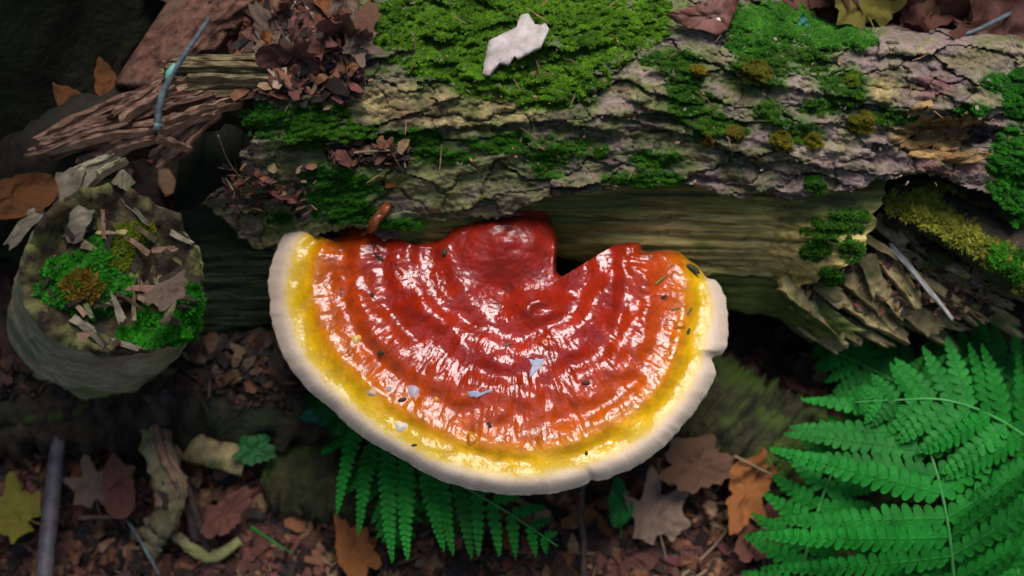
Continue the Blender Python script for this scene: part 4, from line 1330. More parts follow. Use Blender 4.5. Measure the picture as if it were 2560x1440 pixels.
def put_leaf(kind, i, p, size, rot, mat, label, group=None, name='dead_leaf', cat='leaf', sink=.0015):
    me, V = LM[kind][i % 5]
    o = bpy.data.objects.new(name, me)
    COL.objects.link(o)
    e = rotm(*rot)
    R = np.array(e.to_matrix())
    W = (V * size) @ R.T
    o.rotation_euler = e
    o.scale = (size,) * 3
    o.location = (float(p[0]), float(p[1]), float(p[2] - W[:, 2].min() - sink))
    o.material_slots[0].link = 'OBJECT'
    o.material_slots[0].material = mat
    return tag(o, label, cat, group)


rl = random.Random(3)
COLS = ['red brown', 'brown', 'dark brown', 'brown', 'red brown', 'orange', 'tan', 'dark brown']


NEAR = 'in the litter on the ground'
BACK = 'on the bank behind the log'
MARKS = [((650, 66), 'near the crumpled orange husk'), ((720, 185), 'at the end of the olive plank'), ((850, 50), 'beside the green moss carpet'), ((840, 180), 'on the bark below the moss carpet'), ((690, 480), 'on the bark above the left of the cap'), ((930, 395), 'in the bark channel'),
         ((430, 1220), 'near the twisted root'), ((130, 1250), 'near the grey stick'), ((45, 1330), 'near the yellow-green leaf'), ((640, 1130), 'near the seedling leaf'),
         ((690, 1345), 'near the grass blade'), ((880, 1390), 'near the curled orange leaf'), ((1150, 1400), 'below the fern tip under the fungus'), ((1456, 1330), 'near the upright dark stem'),
         ((1640, 1300), 'near the large pale tan leaf'), ((1780, 1380), 'near the crossed straws'), ((1870, 1225), 'near the orange-brown leaf'), ((1745, 1160), 'near the broad brown leaf'),
         ((1900, 1060), 'on the mossy branch by the fern'), ((2200, 1300), 'under the fern clump'), ((2530, 1400), 'at the outer foot of the fern clump'), ((600, 940), 'on the dark rotten log'),
         ((250, 1440), 'below the short black twig'), ((520, 1380), 'below the twisted root'), ((900, 1180), 'on the low mossy hump'), ((1300, 1000), 'under the fungus'),
         ((2160, 20), 'near the half-green leaf'), ((2420, 70), 'near the blue-grey twig'), ((1750, 0), 'behind the moss and the large red-brown leaf')]


def near_mark(u, v):
    return min(MARKS, key=lambda m: (m[0][0] - u) ** 2 + (m[0][1] - v) ** 2)[1]


def scatter(n, ur, vr, smin, smax, surf, where, seed, avoid=None, cols=COLS):
    r = random.Random(seed)
    k = 0
    while k < n:
        u = r.uniform(*ur); v = r.uniform(*vr)
        if avoid and avoid(u, v): continue
        k += 1
        p = surf(u, v)
        kind = r.choice(('maple', 'oval', 'oval', 'torn', 'torn'))
        c = r.choice(cols)
        p = p + np.array((0, 0, r.uniform(0, .010)))
        sz = r.uniform(smin, smax)
        w2 = near_mark(u, v)
        w3 = ('small ' if sz < smin + .3 * (smax - smin) else 'big ' if sz > smin + .7 * (smax - smin) else '') + c
        put_leaf(kind, r.randrange(5), p, sz, (r.gauss(0, .65), r.gauss(0, .65), r.uniform(0, 6.28)), LEAF[c],
                 f'{w3} dead {SHAPE[kind]} leaf {w2}', f'{w3} {SHAPE[kind]} dead leaves {w2}')


scatter(140, (-60, 1960), (1030, 1500), .010, .027, ground_uv, NEAR, 5)
scatter(30, (1500, 2700), (900, 1500), .014, .03, ground_uv, NEAR, 6)
scatter(14, (400, 1900), (860, 1060), .014, .03, ground_uv, NEAR, 8)
bank = lambda u, v: ground_uv(u, v)
scatter(30, (2150, 2680), (-60, 190), .025, .055, bank, BACK, 9, cols=['red brown', 'brown', 'brown', 'red brown', 'dark brown'])
scatter(12, (1560, 2300), (-80, 60), .02, .045, bank, BACK, 10, cols=['red brown', 'brown', 'dark brown'])


def bark_p(u, v, dz=0.0):
    return P(u, v, float(bark_top(u, v)[0]) + dz)


ONLOG = 'in the debris on the left of the log'
scatter(22, (600, 900), (20, 240), .010, .028, bark_p, ONLOG, 12, cols=['brown', 'red brown', 'tan', 'dark brown', 'orange'])
scatter(7, (600, 770), (440, 540), .005, .009, bark_p, ONLOG, 13, cols=['brown', 'red brown', 'tan', 'orange', 'dark brown'])
scatter(6, (860, 1010), (380, 410), .008, .016, bark_p, ONLOG, 14, cols=['brown', 'red brown', 'dark brown'])

# leaves one can point at
put_leaf('maple', 2, P(2500, 105, .178), .060, (.3, -.3, .6), LEAF['red brown'], 'big rust leaf behind the log under the blue-grey twig')
put_leaf('oval', 1, P(2480, 150, .172), .045, (.2, .3, 1.2), LEAF['red brown'], 'rust leaf folded against the back of the log')
put_leaf('maple', 3, P(2155, 18, .18), .05, (.1, .0, .3), LEAF['olive yellow'], 'half-green fading leaf on the bank behind the log')
put_leaf('oval', 2, P(40, 505, .215), .032, (.3, -.35, 1.9), LEAF['orange'], 'orange-brown leaf lying on the branch stub bark')
put_leaf('oval', 3, P(195, 275, .19), .026, (.2, .2, .9), LEAF['orange'], 'small orange leaf against the foot of the dark trunk')
put_leaf('oval', 4, P(270, 215, .185), .022, (.2, .2, .4), LEAF['orange'], 'orange leaf tip between the trunk and the bark slab')
put_leaf('torn', 1, P(415, 735, .212), .019, (.1, .3, .7), LEAF['tan'], 'pinkish tan leaf scrap inside the hollow branch stub')
put_leaf('maple', 1, P(235, 1225, .024), 0.033, (.25, .15, .3), LEAF['tan'], 'tan lobed leaf lying beside the grey stick')
put_leaf('maple', 4, P(45, 1290, .026), 0.043, (.1, .15, 1.2), LEAF['olive yellow'], 'yellow-green fading leaf beside the grey stick')
put_leaf('torn', 1, P(885, 1385, .020), 0.034, (.2, .2, 1.9), LEAF['orange'], 'orange curled leaf on the litter left of the fern tip')
put_leaf('torn', 2, P(1745, 1160, .04), .044, (.1, .1, .2), LEAF['brown'], 'broad brown leaf under the right rim of the fungus')
put_leaf('torn', 3, P(1868, 1225, .035), .040, (.2, -.2, 1.2), LEAF['orange'], 'orange-brown leaf beside the pointed tips of the fern')
put_leaf('maple', 2, P(1640, 1300, .022), 0.047, (.1, .15, .2), LEAF['tan'], 'large pale tan lobed leaf below the fungus rim')
put_leaf('torn', 4, P(1900, 1330, .022), .040, (.2, .1, .7), LEAF['red brown'], 'red leaf partly under the fern clump')
put_leaf('maple', 0, P(2520, 1400, .02), .06, (.1, .1, .7), LEAF['brown'], 'brown leaf on the ground at the outer foot of the fern clump')
put_leaf('torn', 4, P(560, 1290, .022), 0.028, (.3, .2, .9), LEAF['red brown'], 'red-brown leaf beside the twisted root')
put_leaf('oval', 2, P(300, 1215, .026), .030, (.3, .2, .2), LEAF['red brown'], 'rolled red leaf between the tan leaf and the twisted root')
put_leaf('torn', 0, bark_p(650, 66, .002), .016, (.2, .2, 0), LEAF['orange'], 'crumpled orange husk on the debris beside the bark slab', name='dried_husk', cat='husk')
put_leaf('oval', 3, bark_p(598, 100, .002), .024, (.3, .3, .4), LEAF['red brown'], 'pinkish leaf wedged beside the bark slab')
put_leaf('oval', 0, bark_p(712, 488), .018, (.1, .1, 1.3), LEAF['red brown'], 'dark red leaf scrap in the debris above the left of the cap')
_hp = catmull([P(918, 578, .1560), bark_p(936, 556, .0035), bark_p(952, 535, .0035), bark_p(968, 517, .003), bark_p(977, 510, .002)], 14)
V, F = tube_geo(_hp, np.array([.0012, .0026, .0036, .0042, .0045, .0046, .0046, .0045, .0043, .0041, .0037, .0031, .0022, .0008]), 14, .25, 6, flat=.55)
M_husk = mat_noise('husk', (.10, .022, .008), (.34, .10, .03), 220, .28, .6, 420, .0006, spec=.6)
tag(mesh('dried_husk', V, F, M_husk, loc=_hp[7]), 'glossy rolled brown husk on the back edge of the cap', 'husk')
put_leaf('torn', 3, P(972, 586, .152), .011, (.3, .1, .2), LEAF['tan'], 'torn tan leaf scrap wedged in the back edge of the cap', sink=0)
put_leaf('oval', 2, bark_p(985, 455, .0), .010, (.2, .3, 2.6), LEAF['orange'], 'tiny orange leaf hanging on the bent stalk')
put_leaf('torn', 2, P(642, 1125, .034), .024, (.2, .2, .2), M_dkgreen, 'round green leaf of a seedling in the leaf litter', name='green_leaf')
put_leaf('oval', 3, P(822, 1035, .045), .028, (.2, .3, 2.0), M_bluegreen, 'blue-green leaf under the left rim of the fungus', name='green_leaf')
put_leaf('oval', 0, P(1545, 1262, .03), .024, (.3, .2, .1), M_green, 'small green leaf growing near the pale tan leaf', name='green_leaf')
put_leaf('oval', 4, P(2480, 1310, .06), .018, (.2, .2, 1.0), M_green, 'small round green leaf at the outer edge of the fern clump', name='green_leaf')
put_leaf('oval', 2, bark_p(2005, 64, .002), .009, (.4, .2, .2), M_bluegreen, 'tiny blue-green leaf standing in moss on the log', name='green_leaf')


def thick_flake(name, outline, z, th, mat, label, cat, sag=.002, loc_uv=None, zf=None, parent=None):
    o = np.array(outline, float)
    c = o.mean(0)
    pts = []
    n = len(o); rings = 5
    res = []
    for i in range(n):
        a, b = o[i], o[(i + 1) % n]
        k = max(1, int(np.linalg.norm(b - a) / 9))
        for j in range(k): res.append(a + (b - a) * j / k)
    res = np.array(res); m = len(res)
    res += np.stack((noise(np.arange(m) * .7, .3, 5), noise(np.arange(m) * .7, 5.3, 6)), 1) * 3.0
    V = [];
    def zz(u, v):
        zb = zf(u, v) if zf else z
        return zb + sag * fbm(u / 40, v / 40, 2, 77)
    V = [P(c[0], c[1], zz(c[0], c[1]))]
    for k in range(1, rings + 1):
        q = c + (res - c) * k / rings
        V += list(P(q[:, 0], q[:, 1], zz(q[:, 0], q[:, 1])))
    top = len(V)
    V = np.array(V)
    Bt = V[-m:] - np.array((0, 0, th))
    V = np.vstack((V, Bt, V[:1] - np.array((0, 0, th))))
    F = [(0, 1 + (j + 1) % m, 1 + j) for j in range(m)]
    for k in range(rings - 1):
        for j in range(m):
            a0 = 1 + k * m + j; a1 = 1 + k * m + (j + 1) % m
            F.append((a0, a1, a1 + m, a0 + m))
    for j in range(m):
        a0 = top - m + j; a1 = top - m + (j + 1) % m
        F.append((a0, a1, top + (j + 1) % m, top + j)); F.append((len(V) - 1, top + j, top + (j + 1) % m))
    if parent is not None:
        return mesh(name, V, F, mat, parent, smooth=True)
    ob = mesh(name, V, F, mat, loc=V[0] - np.array((0, 0, th)), smooth=True)
    return tag(ob, label, cat)


thick_flake('bark_flake', [(1206, 184), (1212, 150), (1222, 100), (1262, 82), (1290, 66), (1303, 36), (1322, 34), (1338, 62), (1362, 58), (1372, 72), (1352, 118), (1338, 122),
                           (1296, 144), (1286, 140), (1268, 162), (1258, 158), (1240, 156), (1226, 186)], 0, .0022, M_flake,
            'pale pinkish flake of bark lying on the green moss', 'bark flake', zf=lambda u, v: bark0(u, v) + .0085 + .00006 * (u - 1206))

M_rotflake = mat_noise('rotten_flake', (.14, .065, .022), (.40, .26, .10), 150, .75, 1.0, 320, .0015, rand=.3, c3=(.22, .085, .03), c3scale=50)
for (cu_, cv_, ru_, rv_, an_, dz_) in ((2345, 322, 62, 20, -.35, .002), (2400, 318, 44, 20, -.5, .003), (2300, 356, 50, 14, -.15, .002), (2372, 362, 40, 13, -.1, .003), (2278, 312, 36, 16, -.6, .001),
                                       (2330, 384, 52, 12, .02, .002), (2420, 392, 60, 16, -.12, .0035), (2250, 345, 24, 10, -.3, .002), (2310, 335, 26, 9, -.4, .003), (2395, 345, 30, 9, -.3, .003), (2300, 275, 40, 16, -.5, .002), (2355, 300, 30, 10, -.2, .004), (2432, 296, 26, 16, .3, .002)):
    ts = np.linspace(0, 2 * math.pi, 11, endpoint=False)
    rr_ = 1 + .28 * noise(ts * 1.7 + cu_, .5, 66)
    ou = [(cu_ + ru_ * r_ * math.cos(t_) * math.cos(an_) - rv_ * r_ * math.sin(t_) * math.sin(an_), cv_ + ru_ * r_ * math.cos(t_) * math.sin(an_) + rv_ * r_ * math.sin(t_) * math.cos(an_)) for t_, r_ in zip(ts, rr_)]
    thick_flake('rotten_flake', ou, 0, .002, M_rotflake, None, None, sag=.002, zf=lambda u, v, d=dz_: bark0(u, v) + d + .0005 + bark_fine(u, v), parent=log)

big = thick_flake('dead_leaf', [(1662, 36), (1690, 26), (1725, 18), (1765, 2), (1800, -12), (1838, -22), (1846, 0), (1840, 26), (1826, 52), (1818, 74), (1798, 86), (1776, 82), (1752, 72), (1722, 70), (1694, 56)],
                  0, .0006, LEAF['red brown'], 'large red-brown leaf with a pale spot lying on the moss of the log', 'leaf', sag=.006, zf=lambda u, v: bark0(u, v) + .012 + .00012 * (60 - v))
V, F = tube_geo([P(1797, 49, float(bark0(1797., 49.)) + d) for d in (.0118, .0132, .0136)], [.0013, .0013, .0009], 10, .15, flat=.7)
mesh('pale_spot', V, F, M_wc, big)


# ------------------------------------------------------------------ moss
def moss(name, blobs, n, size, c_lo, c_hi, surf, label, seed, thick=.003, thr=.32, kind='stuff', cat='moss', leaflets=7, up=(15, 70), group=None, loc=None):
    rng = np.random.default_rng(seed)
    w = np.array([b[2] * b[3] * (b[4] if len(b) > 4 else 1) for b in blobs], float); w /= w.sum()
    ids = rng.choice(len(blobs), int(n * 3.2), p=w)
    B = np.array([b[:4] for b in blobs], float)[ids]
    rr = np.sqrt(rng.random(len(ids))) * 1.15; th = rng.random(len(ids)) * 2 * math.pi
    u = B[:, 0] + B[:, 2] * rr * np.cos(th); v = B[:, 1] + B[:, 3] * rr * np.sin(th)
    dens = 1 - rr / 1.15 + 1.3 * fbm(u / 38, v / 24, 4, seed + 3)
    dens = dens + .35 * noise(u / 16, v / 13, seed + 31)
    ok = dens > thr + .95 * (rng.random(len(ids)) - .35)
    u, v, dens = u[ok][:n], v[ok][:n], dens[ok][:n]
    tuft = np.clip(.5 + 1.1 * noise(u / 13, v / 11, seed + 21) + .5 * noise(u / 34, v / 26, seed + 22), 0, 1.3)
    z = surf(u, v) + thick * np.clip(dens + .15, 0, 1) * tuft * (.55 + .45 * rng.random(len(u)))
    c = P(u, v, z); m = len(c)
    k = leaflets
    az = rng.random((m, k)) * 2 * math.pi
    el = np.radians(rng.uniform(up[0], up[1], (m, k)))
    ln = size * rng.uniform(.6, 1.25, (m, k))
    d = np.stack((np.cos(az) * np.cos(el), np.sin(az) * np.cos(el), np.sin(el)), -1)
    sd = np.stack((-np.sin(az), np.cos(az), np.zeros_like(az)), -1)
    b0 = c[:, None] - np.array((0, 0, .0006)); wdt = (ln * .20)[..., None]
    mid = b0 + d * (ln * .45)[..., None]
    tip = b0 + d * ln[..., None] + np.array((0, 0, -1)) * (ln * .18)[..., None]
    V = np.stack((b0 + 0 * mid, mid - sd * wdt, tip, mid + sd * wdt), 2).reshape(-1, 3)
    F = np.arange(len(V)).reshape(-1, 4)
    mixv = np.clip(.45 + .8 * fbm(u / 60, v / 40, 3, seed + 9) + rng.normal(0, .25, m), 0, 1)
    colr = np.array(c_lo) + (np.array(c_hi) - np.array(c_lo)) * mixv[:, None]
    colr = np.repeat(colr, k * 4, 0)
    o = mesh(name, V, F, M_moss, loc=c[0] if loc is None else loc, smooth=False, attrs={'tint': colr})
    return tag(o, label, cat, group, kind)


G1, G2 = (.045, .12, .006), (.17, .36, .014)
bt = lambda u, v: bark_top(u, v) + .0006
moss('moss_carpet', [(1140, 90, 190, 95), (1380, 190, 130, 70), (1450, 50, 150, 80), (1000, 60, 90, 60), (1570, 70, 80, 55), (1300, 20, 300, 60), (1230, 185, 120, 55), (1340, 230, 60, 40),
                     (1620, 40, 60, 60), (1150, 160, 120, 50), (1500, 110, 80, 60), (1390, 230, 40, 40, .6)], 42000, .0014, G1, G2, bt,
     'thick bright green moss carpet around the pale bark flake', 61, thick=.0032, thr=.30)
moss('moss_carpet', [(1950, 55, 120, 45), (2080, 80, 90, 38), (1890, 110, 70, 25), (1820, 40, 60, 30), (2130, 95, 60, 25)], 11000, .0015, (.02, .11, .006), (.09, .30, .02), bt,
     'bright moss tufts along the back of the log beside the large red-brown leaf', 62, thick=.003, thr=.26)
moss('moss_streak', [(830, 340, 110, 32), (1000, 352, 100, 20), (760, 325, 50, 45), (1050, 340, 50, 16), (800, 290, 70, 40, .5)], 12000, .0011, G1, (.06, .23, .008), bt,
     'green moss along the ledge over the bark channel', 63, thick=.0015)
moss('moss_streak', [(1280, 345, 40, 18), (1100, 388, 80, 20), (1370, 395, 45, 50, .6), (1500, 375, 22, 16), (1640, 400, 60, 26, .7), (1640, 450, 70, 20, .7), (1430, 370, 60, 16, .6), (1250, 360, 90, 20, .6), (1560, 445, 50, 14, .6)],
     8000, .0010, G1, (.05, .22, .008), bt, 'thin green moss scattered over the bark above the fungus boss', 64, thick=.001, thr=.30)
moss('moss_streak', [(850, 480, 95, 45), (870, 532, 80, 26), (1010, 560, 60, 14), (700, 550, 30, 20, .6), (820, 440, 60, 30, .6), (660, 300, 60, 40, .4)], 11000, .0010, (.010, .075, .004), (.05, .21, .008), bt,
     'green moss on the bark above the left of the cap', 65, thick=.001, thr=.28)
moss('moss_streak', [(1720, 190, 32, 60), (1740, 265, 42, 45), (1700, 230, 30, 70), (1800, 322, 70, 22), (1680, 150, 70, 22), (1900, 170, 65, 45, .7), (1955, 120, 45, 30, .7), (2100, 200, 60, 25, .5), (2020, 140, 60, 40, .5), (1770, 310, 50, 30),
                     (2130, 245, 36, 30), (2060, 265, 60, 22, .5), (2230, 290, 60, 20, .6), (1990, 330, 60, 26, .5), (1930, 280, 40, 26, .5)], 15000, .0010, (.015, .075, .004), (.085, .21, .010), bt,
     'mossy streaks between the purple-grey bark scales', 66, thick=.0015, thr=.25)
moss('moss_carpet', [(2525, 420, 50, 90), (2550, 240, 40, 60), (2490, 205, 30, 22), (2545, 500, 30, 60), (2430, 275, 40, 14)], 11000, .0012, (.012, .09, .004), (.04, .24, .010), bt,
     'dense green moss over the far end of the bark above the feathery moss', 67, thick=.002, thr=.15)


def sap_surf(u, v):
    v0 = EDGE(np.clip(u, 520, 2190)) - 55 + 60 * sstep(620, 450, u); v1 = LOW(u)
    return sap_uvz(u, np.clip((v - v0) / (v1 - v0), 0, 1))[1] + .0006


moss('moss_streak', [(2040, 625, 40, 24), (2080, 570, 70, 30, .6), (2080, 690, 30, 22, .8), (2120, 540, 50, 20, .5), (2130, 620, 30, 30, .5)], 2600, .0018, (.015, .08, .004), (.07, .19, .012), sap_surf,
     'moss on the bare wood near the splintered end', 68, thick=.002)


def ridge_surf(u, v):
    c = curve1([(2215, 505), (2290, 520), (2390, 560), (2480, 610), (2600, 680), (2760, 760)])(u)
    zc = curve1([(2215, .140), (2290, .142), (2390, .141), (2480, .136), (2600, .128), (2760, .11)])(u)
    r = .012
    d = np.clip(np.abs(v - c) * .0002 / r, 0, .98)
    return zc + r * np.sqrt(1 - d * d)


moss('feather_moss', [(2290, 505, 60, 40), (2360, 530, 60, 46), (2440, 570, 70, 50), (2520, 620, 70, 48), (2600, 680, 70, 50), (2320, 480, 50, 18)], 6500, .0036, (.11, .12, .010), (.36, .36, .04), ridge_surf,
     'yellow-green feathery moss on the ridge over the splintered log end', 70, thick=.004, thr=.12, leaflets=6, up=(-10, 55))
moss('moss_carpet', [(2530, 640, 50, 30), (2580, 690, 50, 30)], 1500, .0028, (.015, .10, .004), (.06, .27, .01), lambda u, v: ridge_surf(u, v) + .003,
     'small bright green moss patch at the end of the feathery moss ridge', 71, thick=.003)

# round cushions of moss
for u, v, r, lo, hi, lab in ((2042, 462, 27, (.012, .06, .003), (.035, .13, .006), 'round dark green moss cushion on the lower bark edge'),
                             (1955, 352, 26, (.10, .09, .004), (.26, .20, .010), 'yellow-brown moss cushion above the jagged bark edge'),
                             (2155, 305, 30, (.08, .085, .004), (.24, .20, .010), 'largest yellow-green moss cushion beside the rotted hollow'),
                             (1892, 182, 34, (.05, .07, .004), (.20, .17, .010), 'olive moss cushion near the small hole in the bark'),
                             (2036, 352, 20, (.09, .085, .004), (.24, .19, .010), 'yellow-brown moss cushion between two larger cushions'),
                             (1838, 332, 20, (.06, .06, .004), (.20, .15, .010), 'brownish moss cushion at the end of a green moss streak'),
                             (1770, 350, 14, (.09, .07, .004), (.24, .17, .010), 'small rusty moss cushion under a green moss streak'),
                             (1745, 175, 14, (.12, .09, .004), (.28, .20, .010), 'tiny ochre moss cushion on the upper moss streak'),
                             (2132, 200, 16, (.05, .10, .004), (.16, .22, .010), 'pale green moss cushion beside the tan bark')):
    zt = float(bark_top(u, v)[0])
    sf = lambda uu, vv, u=u, v=v, r=r, zt=zt: np.maximum(bark_top(uu, vv), zt - .003) + .0045 * (r / 26) * np.sqrt(np.clip(1 - ((uu - u) ** 2 + (vv - v) ** 2) / (r * 1.25) ** 2, 0, 1))
    moss('moss_cushion', [(u, v, r, r * .85), (u + r * .5, v + r * .3, r * .6, r * .5), (u - r * .5, v - r * .25, r * .5, r * .5), (u + r * .2, v - r * .5, r * .4, r * .4)], 620, .0013, lo, hi, sf, lab, int(u), thick=.002, thr=.12, kind=None, cat='moss cushion', group='moss cushions on the log', loc=bark_p(u, v, -.001))

# moss inside the hollow stub
b0, b1, axs, Ss, Ws, Ls = STUB
from mathutils.bvhtree import BVHTree
_trees = []
for _o in stub_parts:
    _off = BASE[_o.name]
    _trees.append(BVHTree.FromPolygons([tuple(np.array(q.co) + _off) for q in _o.data.vertices], [tuple(q.vertices) for q in _o.data.polygons]))


def stub_surf(u, v):
    out = []
    for a_, b_ in zip(np.atleast_1d(u), np.atleast_1d(v)):
        p0, p1 = P(a_, b_, .30), P(a_, b_, .0)
        d_ = Vector(p1 - p0).normalized()
        best = None
        for t_ in _trees:
            h_ = t_.ray_cast(Vector(p0), d_)
            if h_[0] is not None and (best is None or h_[3] < best[1]): best = (h_[0].z, h_[3])
        out.append(best[0] + .0005 if best else .10)
    return np.array(out)

moss('moss_tuft', [(200, 700, 95, 60), (240, 645, 30, 50), (160, 730, 60, 30), (285, 715, 40, 30, .6), (230, 770, 60, 20, .7)], 1700, .0036, (.012, .11, .004), (.05, .34, .012), stub_surf,
     'bright green moss tuft on the bark of the branch stub', 81, thick=.004, thr=.35, up=(0, 60))
moss('moss_tuft', [(205, 715, 40, 30)], 260, .0040, (.16, .10, .010), (.30, .17, .02), lambda u, v: stub_surf(u, v) + .003, 'rusty brown shoots on the green moss tuft of the stub', 82, thick=.003, thr=-.2)
moss('moss_tuft', [(335, 585, 45, 28), (310, 600, 40, 30), (300, 640, 25, 30, .7)], 1800, .0026, (.09, .13, .006), (.24, .28, .012), stub_surf, 'yellow-green moss at the upper rim of the stub hollow', 83, thick=.003, thr=.0)
moss('moss_tuft', [(340, 838, 40, 16), (390, 848, 40, 16), (440, 838, 34, 18), (475, 800, 20, 44), (488, 755, 14, 40), (360, 800, 14, 30), (420, 800, 26, 24, .7), (450, 760, 10, 30)], 1900, .0032, (.012, .13, .004), (.05, .36, .012), stub_surf,
     'bright green moss ring along the lower rim of the stub hollow', 84, thick=.003, thr=.0)


# green three-armed seedling on the olive plank
def build_seedling():
    c = P(756, 206, .216)
    g = Geo()
    for an, ln in ((95, 26), (192, 30), (-48, 22)):
        d = np.array((math.cos(math.radians(an)), math.sin(math.radians(an)), .12))
        V, F = tube_geo([c, c + d * ln * .0001, c + d * ln * .00019], [.00035, .00045, .0002], 6); g.add(V, F)
    V, F = tube_geo([c, c - np.array((.001, -.003, .012))], [.0004, .0004], 6); g.add(V, F)
    V, F = g.out()
    tag(mesh('seedling', V, F, M_lichen, loc=c - np.array((.001, -.003, .012))), 'tiny three-armed green seedling at the end of the olive plank', 'seedling')


build_seedling()


# ------------------------------------------------------------------ crumbs on the cap
def cap_p(u, v): return P(u, v, float(cap_z(np.array([float(u)]), np.array([float(v)]))[0]))


M_pellet = mat_noise('dark_pellet', (.012, .016, .008), (.05, .05, .03), 600, .6, .6, 1500, .0003)
M_needle = mat_noise('needle', (.13, .15, .03), (.25, .23, .08), 300, .6, .2, 900, .0002)
M_scale = mat_noise('blue_scale', (.27, .28, .36), (.36, .38, .46), 300, .4, .2, 900, .0002)
for u, v, a, ln, w in ((953, 882, .4, 9, 6), (1006, 1000, .3, 11, 5), (1224, 1062, 2.0, 8, 5), (1465, 958, .1, 10, 5), (1466, 1133, 1.6, 5, 4), (1721, 829, 1.2, 9, 4),
                       (931, 737, 1.7, 7, 5), (950, 646, -.7, 9, 5), (940, 638, -.8, 6, 3), (1111, 632, 1.4, 9, 6), (1036, 1113, 0, 7, 3), (1660, 742, .4, 7, 4)):
    p = cap_p(u, v) + np.array((0, 0, w * PX * .55))
    d = np.array((math.cos(a), math.sin(a), 0)) * ln * PX
    V, F = tube_geo(np.array([p - d, p - d * .7, p, p + d * .7, p + d]), np.array([.35, .85, 1, .85, .35]) * w * PX, 8, .3, int(u))
    tag(mesh('frass_pellet', V, F, M_pellet, loc=p), 'small dark pellet lying on the glossy cap', 'pellet', 'dark pellets on the cap')
for u, v, u2, v2, r, m, lab in ((1637, 712, 1664, 690, .0006, M_needle, 'greenish needle lying on the right of the cap'), (1676, 775, 1702, 769, .0004, M_needle, 'pale curved crumb of stalk on the cap near the right rim'),
                                (1718, 788, 1730, 770, .0004, M_stick, 'grey bent stalk crumb on the cap near the right rim'), (1256, 866, 1281, 858, .0005, M_straw, 'short tan needle on the middle of the cap'),
                                (852, 716, 855, 742, .0004, M_stick, 'short grey needle on the left of the cap')):
    pa = cap_p(u, v) + np.array((0, 0, r * .8)); pb = cap_p(u2, v2) + np.array((0, 0, r * .8)); pm = cap_p((u + u2) / 2, (v + v2) / 2) + np.array((0, 0, r * .9))
    V, F = tube_geo(catmull([pa, pm, pb], 7), np.array([.4, .9, 1, 1, 1, .9, .4]) * r, 7, .1, 3)
    tag(mesh('needle', V, F, m, loc=pm), lab, 'needle')
cz = lambda u, v: cap_z(np.asarray(u, float), np.asarray(v, float)) + .0004
thick_flake('pale_scale', [(1322, 898), (1336, 900), (1340, 893), (1348, 899), (1362, 895), (1356, 908), (1350, 922), (1340, 926), (1330, 938), (1322, 946), (1326, 928), (1330, 915)], 0, .0006, M_scale,
            'star-shaped pale blue scale stuck to the middle of the cap', 'scale', sag=.0001, zf=cz)
thick_flake('pale_scale', [(1168, 980), (1186, 976), (1204, 981), (1222, 974), (1232, 972), (1228, 980), (1208, 986), (1192, 994), (1174, 992)], 0, .0006, M_scale,
            'fish-shaped pale blue scale stuck to the lower cap', 'scale', sag=.0001, zf=cz)
p = cap_p(1735, 674)
V, F = tube_geo(catmull([cap_p(1716, 662) + (0, 0, .001), p + (0, 0, .0014), cap_p(1748, 686) + (0, 0, .001)], 9), np.array([.3, .7, .9, 1, 1, 1, .9, .7, .3]) * .0014, 9, .2, 4, flat=.6)
tag(mesh('seed', V, F, M_pellet, loc=p), 'dark seed husk lying where the yellow band meets the log', 'seed')


# ------------------------------------------------------------------ fine litter
def litter(name, n, region, surf, sizes, cols, label, seed, thin=False):
    rng = np.random.default_rng(seed)
    u = rng.uniform(region[0], region[1], n); v = rng.uniform(region[2], region[3], n)
    c = surf(u, v)
    az = rng.random(n) * 6.283; ln = rng.uniform(*sizes, n); w = ln * np.where(rng.random(n) < .5, rng.uniform(.08, .2, n), rng.uniform(.35, .7, n))
    if thin: w = np.full(n, .0007)
    d = np.stack((np.cos(az), np.sin(az), rng.normal(0, .28, n)), -1); s = np.stack((-np.sin(az), np.cos(az), rng.normal(0, .3, n)), -1)
    c = c + np.stack((0 * u, 0 * u, rng.uniform(.0005, .010, n)), -1)
    L2 = (ln / 2)[:, None]; W2 = (w / 2)[:, None]; up = np.array((0, 0, 1)) * (ln * rng.uniform(-.2, .3, n))[:, None]
    V = np.stack((c - d * L2 - s * W2 * .4, c - d * L2 * .9 + s * W2 * .6, c - s * W2 + up, c + s * W2 + up, c + d * L2 - s * W2 * .6, c + d * L2 * .85 + s * W2 * .3), 1).reshape(-1, 3)
    i = np.arange(n)[:, None] * 6
    F = np.concatenate((i + np.array([[0, 2, 3, 1]]), i + np.array([[2, 4, 5, 3]])))
    col = np.array(cols)[rng.integers(0, len(cols), n)] * rng.uniform(.6, 1.3, (n, 1))
    o = mesh(name, V, F, M_litter, loc=c.mean(0), smooth=False, attrs={'tint': np.repeat(col, 6, 0)})
    return tag(o, label, 'litter', None, 'stuff')


M_litter = mat_noise('litter', (.6, .6, .6), (1.3, 1.3, 1.3), 300, .7, .5, 500, .0006, attr='tint', spec=.4)


def ground_vec(u, v):
    z = np.zeros(len(u))
    for _ in range(12):
        p = P(u, v, z); z = .5 * z + .5 * ground_z(p[:, 0], p[:, 1])
    return P(u, v, z)


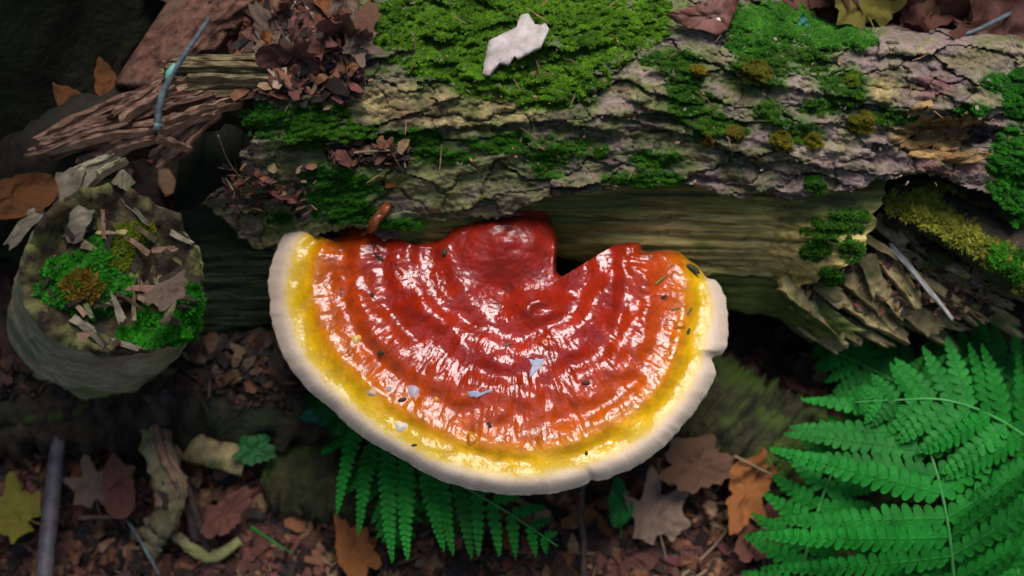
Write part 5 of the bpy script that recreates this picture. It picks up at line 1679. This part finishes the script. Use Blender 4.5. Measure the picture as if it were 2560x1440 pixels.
BR = [(.10, .036, .020), (.06, .022, .014), (.17, .065, .026), (.018, .009, .007), (.23, .13, .065), (.14, .042, .032), (.025, .012, .008), (.012, .007, .005)]
litter('leaf_litter', 17000, (-200, 2800, 900, 1560), ground_vec, (.003, .018), BR, 'crumbled brown leaf litter covering the ground below the log', 91)
litter('leaf_litter', 2200, (1500, 2800, -160, 190), ground_vec, (.004, .016), BR, 'crumbled leaf litter on the bank behind the log', 92)
litter('wood_crumbs', 900, (600, 900, 0, 260), lambda u, v: P(u, v, bark_top(u, v)), (.002, .012), BR + [(.3, .2, .14), (.25, .1, .05)], 'wood crumbs and leaf scraps on the upper left of the log', 93)
litter('wood_crumbs', 110, (560, 790, 425, 540), lambda u, v: P(u, v, bark_top(u, v)), (.002, .009), BR + [(.3, .2, .10), (.28, .1, .05)], 'crumbs and leaf scraps on the bark above the left of the cap', 94)
litter('wood_crumbs', 300, (830, 1020, 375, 415), lambda u, v: P(u, v, bark_top(u, v)), (.002, .010), BR, 'reddish crumbs lying in the bark channel', 95)
litter('wood_crumbs', 500, (2000, 2480, 560, 800), lambda u, v: P(u, v, .112 - .00012 * (v - 640)), (.002, .008), BR, 'crumbs of rotten wood among the splinters of the log end', 96)
litter('fallen_needles', 45, (900, 2500, 0, 460), lambda u, v: P(u, v, bark_top(u, v) + .003), (.006, .014), [(.16, .08, .04), (.20, .12, .05), (.10, .05, .03)], 'dry brown needles scattered on the moss and bark', 98, thin=True)
litter('bark_crumbs', 260, (900, 2500, 100, 470), lambda u, v: P(u, v, bark_top(u, v)), (.001, .0028), [(.2, .15, .12), (.12, .08, .06), (.25, .12, .06)], 'tiny crumbs scattered on the bark of the log', 97)


# ------------------------------------------------------------------ unseen foliage, added to shade the sky and shape the cap reflections
def build_sky_shade():
    rng = np.random.default_rng(12)
    M_shade_leaf = mat_noise('shade_leaf', (.03, .07, .012), (.07, .14, .03), 2, .6, 0, transl=.35)
    n = 5200
    az = rng.random(n) * 2 * math.pi; rad = rng.uniform(2.2, 11, n); h = rng.uniform(.6, 9, n)
    c = np.stack((rad * np.sin(az), rad * np.cos(az), h), -1)
    el = np.degrees(np.arctan2(h, rad))
    d = c / np.linalg.norm(c, axis=1, keepdims=True)
    g = np.degrees(np.arccos(np.clip(d @ np.array(sdir), -1, 1)))
    g = np.minimum(g, np.degrees(np.arccos(np.clip(d[:, 2] * .985 - d[:, 1] * .17, -1, 1))))
    ok = (g > 33) & (el < 58 + 14 * noise(az * 3, rad * .4, 5))  # gap left towards the sun and overhead to let light through
    c = c[ok]
    # each clump is a spray of leaves
    k = 9
    p = c[:, None] + rng.normal(0, .28, (len(c), k, 3))
    p = p.reshape(-1, 3); m = len(p)
    a = rng.normal(0, 1, (m, 3)); a /= np.linalg.norm(a, axis=1, keepdims=True)
    b = np.cross(a, rng.normal(0, 1, (m, 3))); b /= np.linalg.norm(b, axis=1, keepdims=True)
    L_ = rng.uniform(.10, .22, (m, 1))
    V = np.stack((p - a * L_, p + b * L_ * .5, p + a * L_, p - b * L_ * .5), 1).reshape(-1, 3)
    o = mesh('sky_shade_foliage', V, np.arange(len(V)).reshape(-1, 4), M_shade_leaf, loc=(0, 0, 0))
    tag(o, 'unseen leafy mass added around the log to shade the sky', 'foliage', None, 'stuff')


build_sky_shade()

def low_log_surf(u, v):
    return P(u, v, .058 - .035 * ((v - 915) / 140) ** 2)


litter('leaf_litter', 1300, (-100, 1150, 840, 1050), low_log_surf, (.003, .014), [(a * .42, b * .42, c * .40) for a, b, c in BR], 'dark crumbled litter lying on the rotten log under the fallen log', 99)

litter('leaf_litter', 12000, (-.95, .95, -.75, .9), lambda x, y: np.stack((x, y, ground_z(x, y)), -1), (.005, .026), BR, 'brown leaf litter spread over the forest floor around the log', 100)
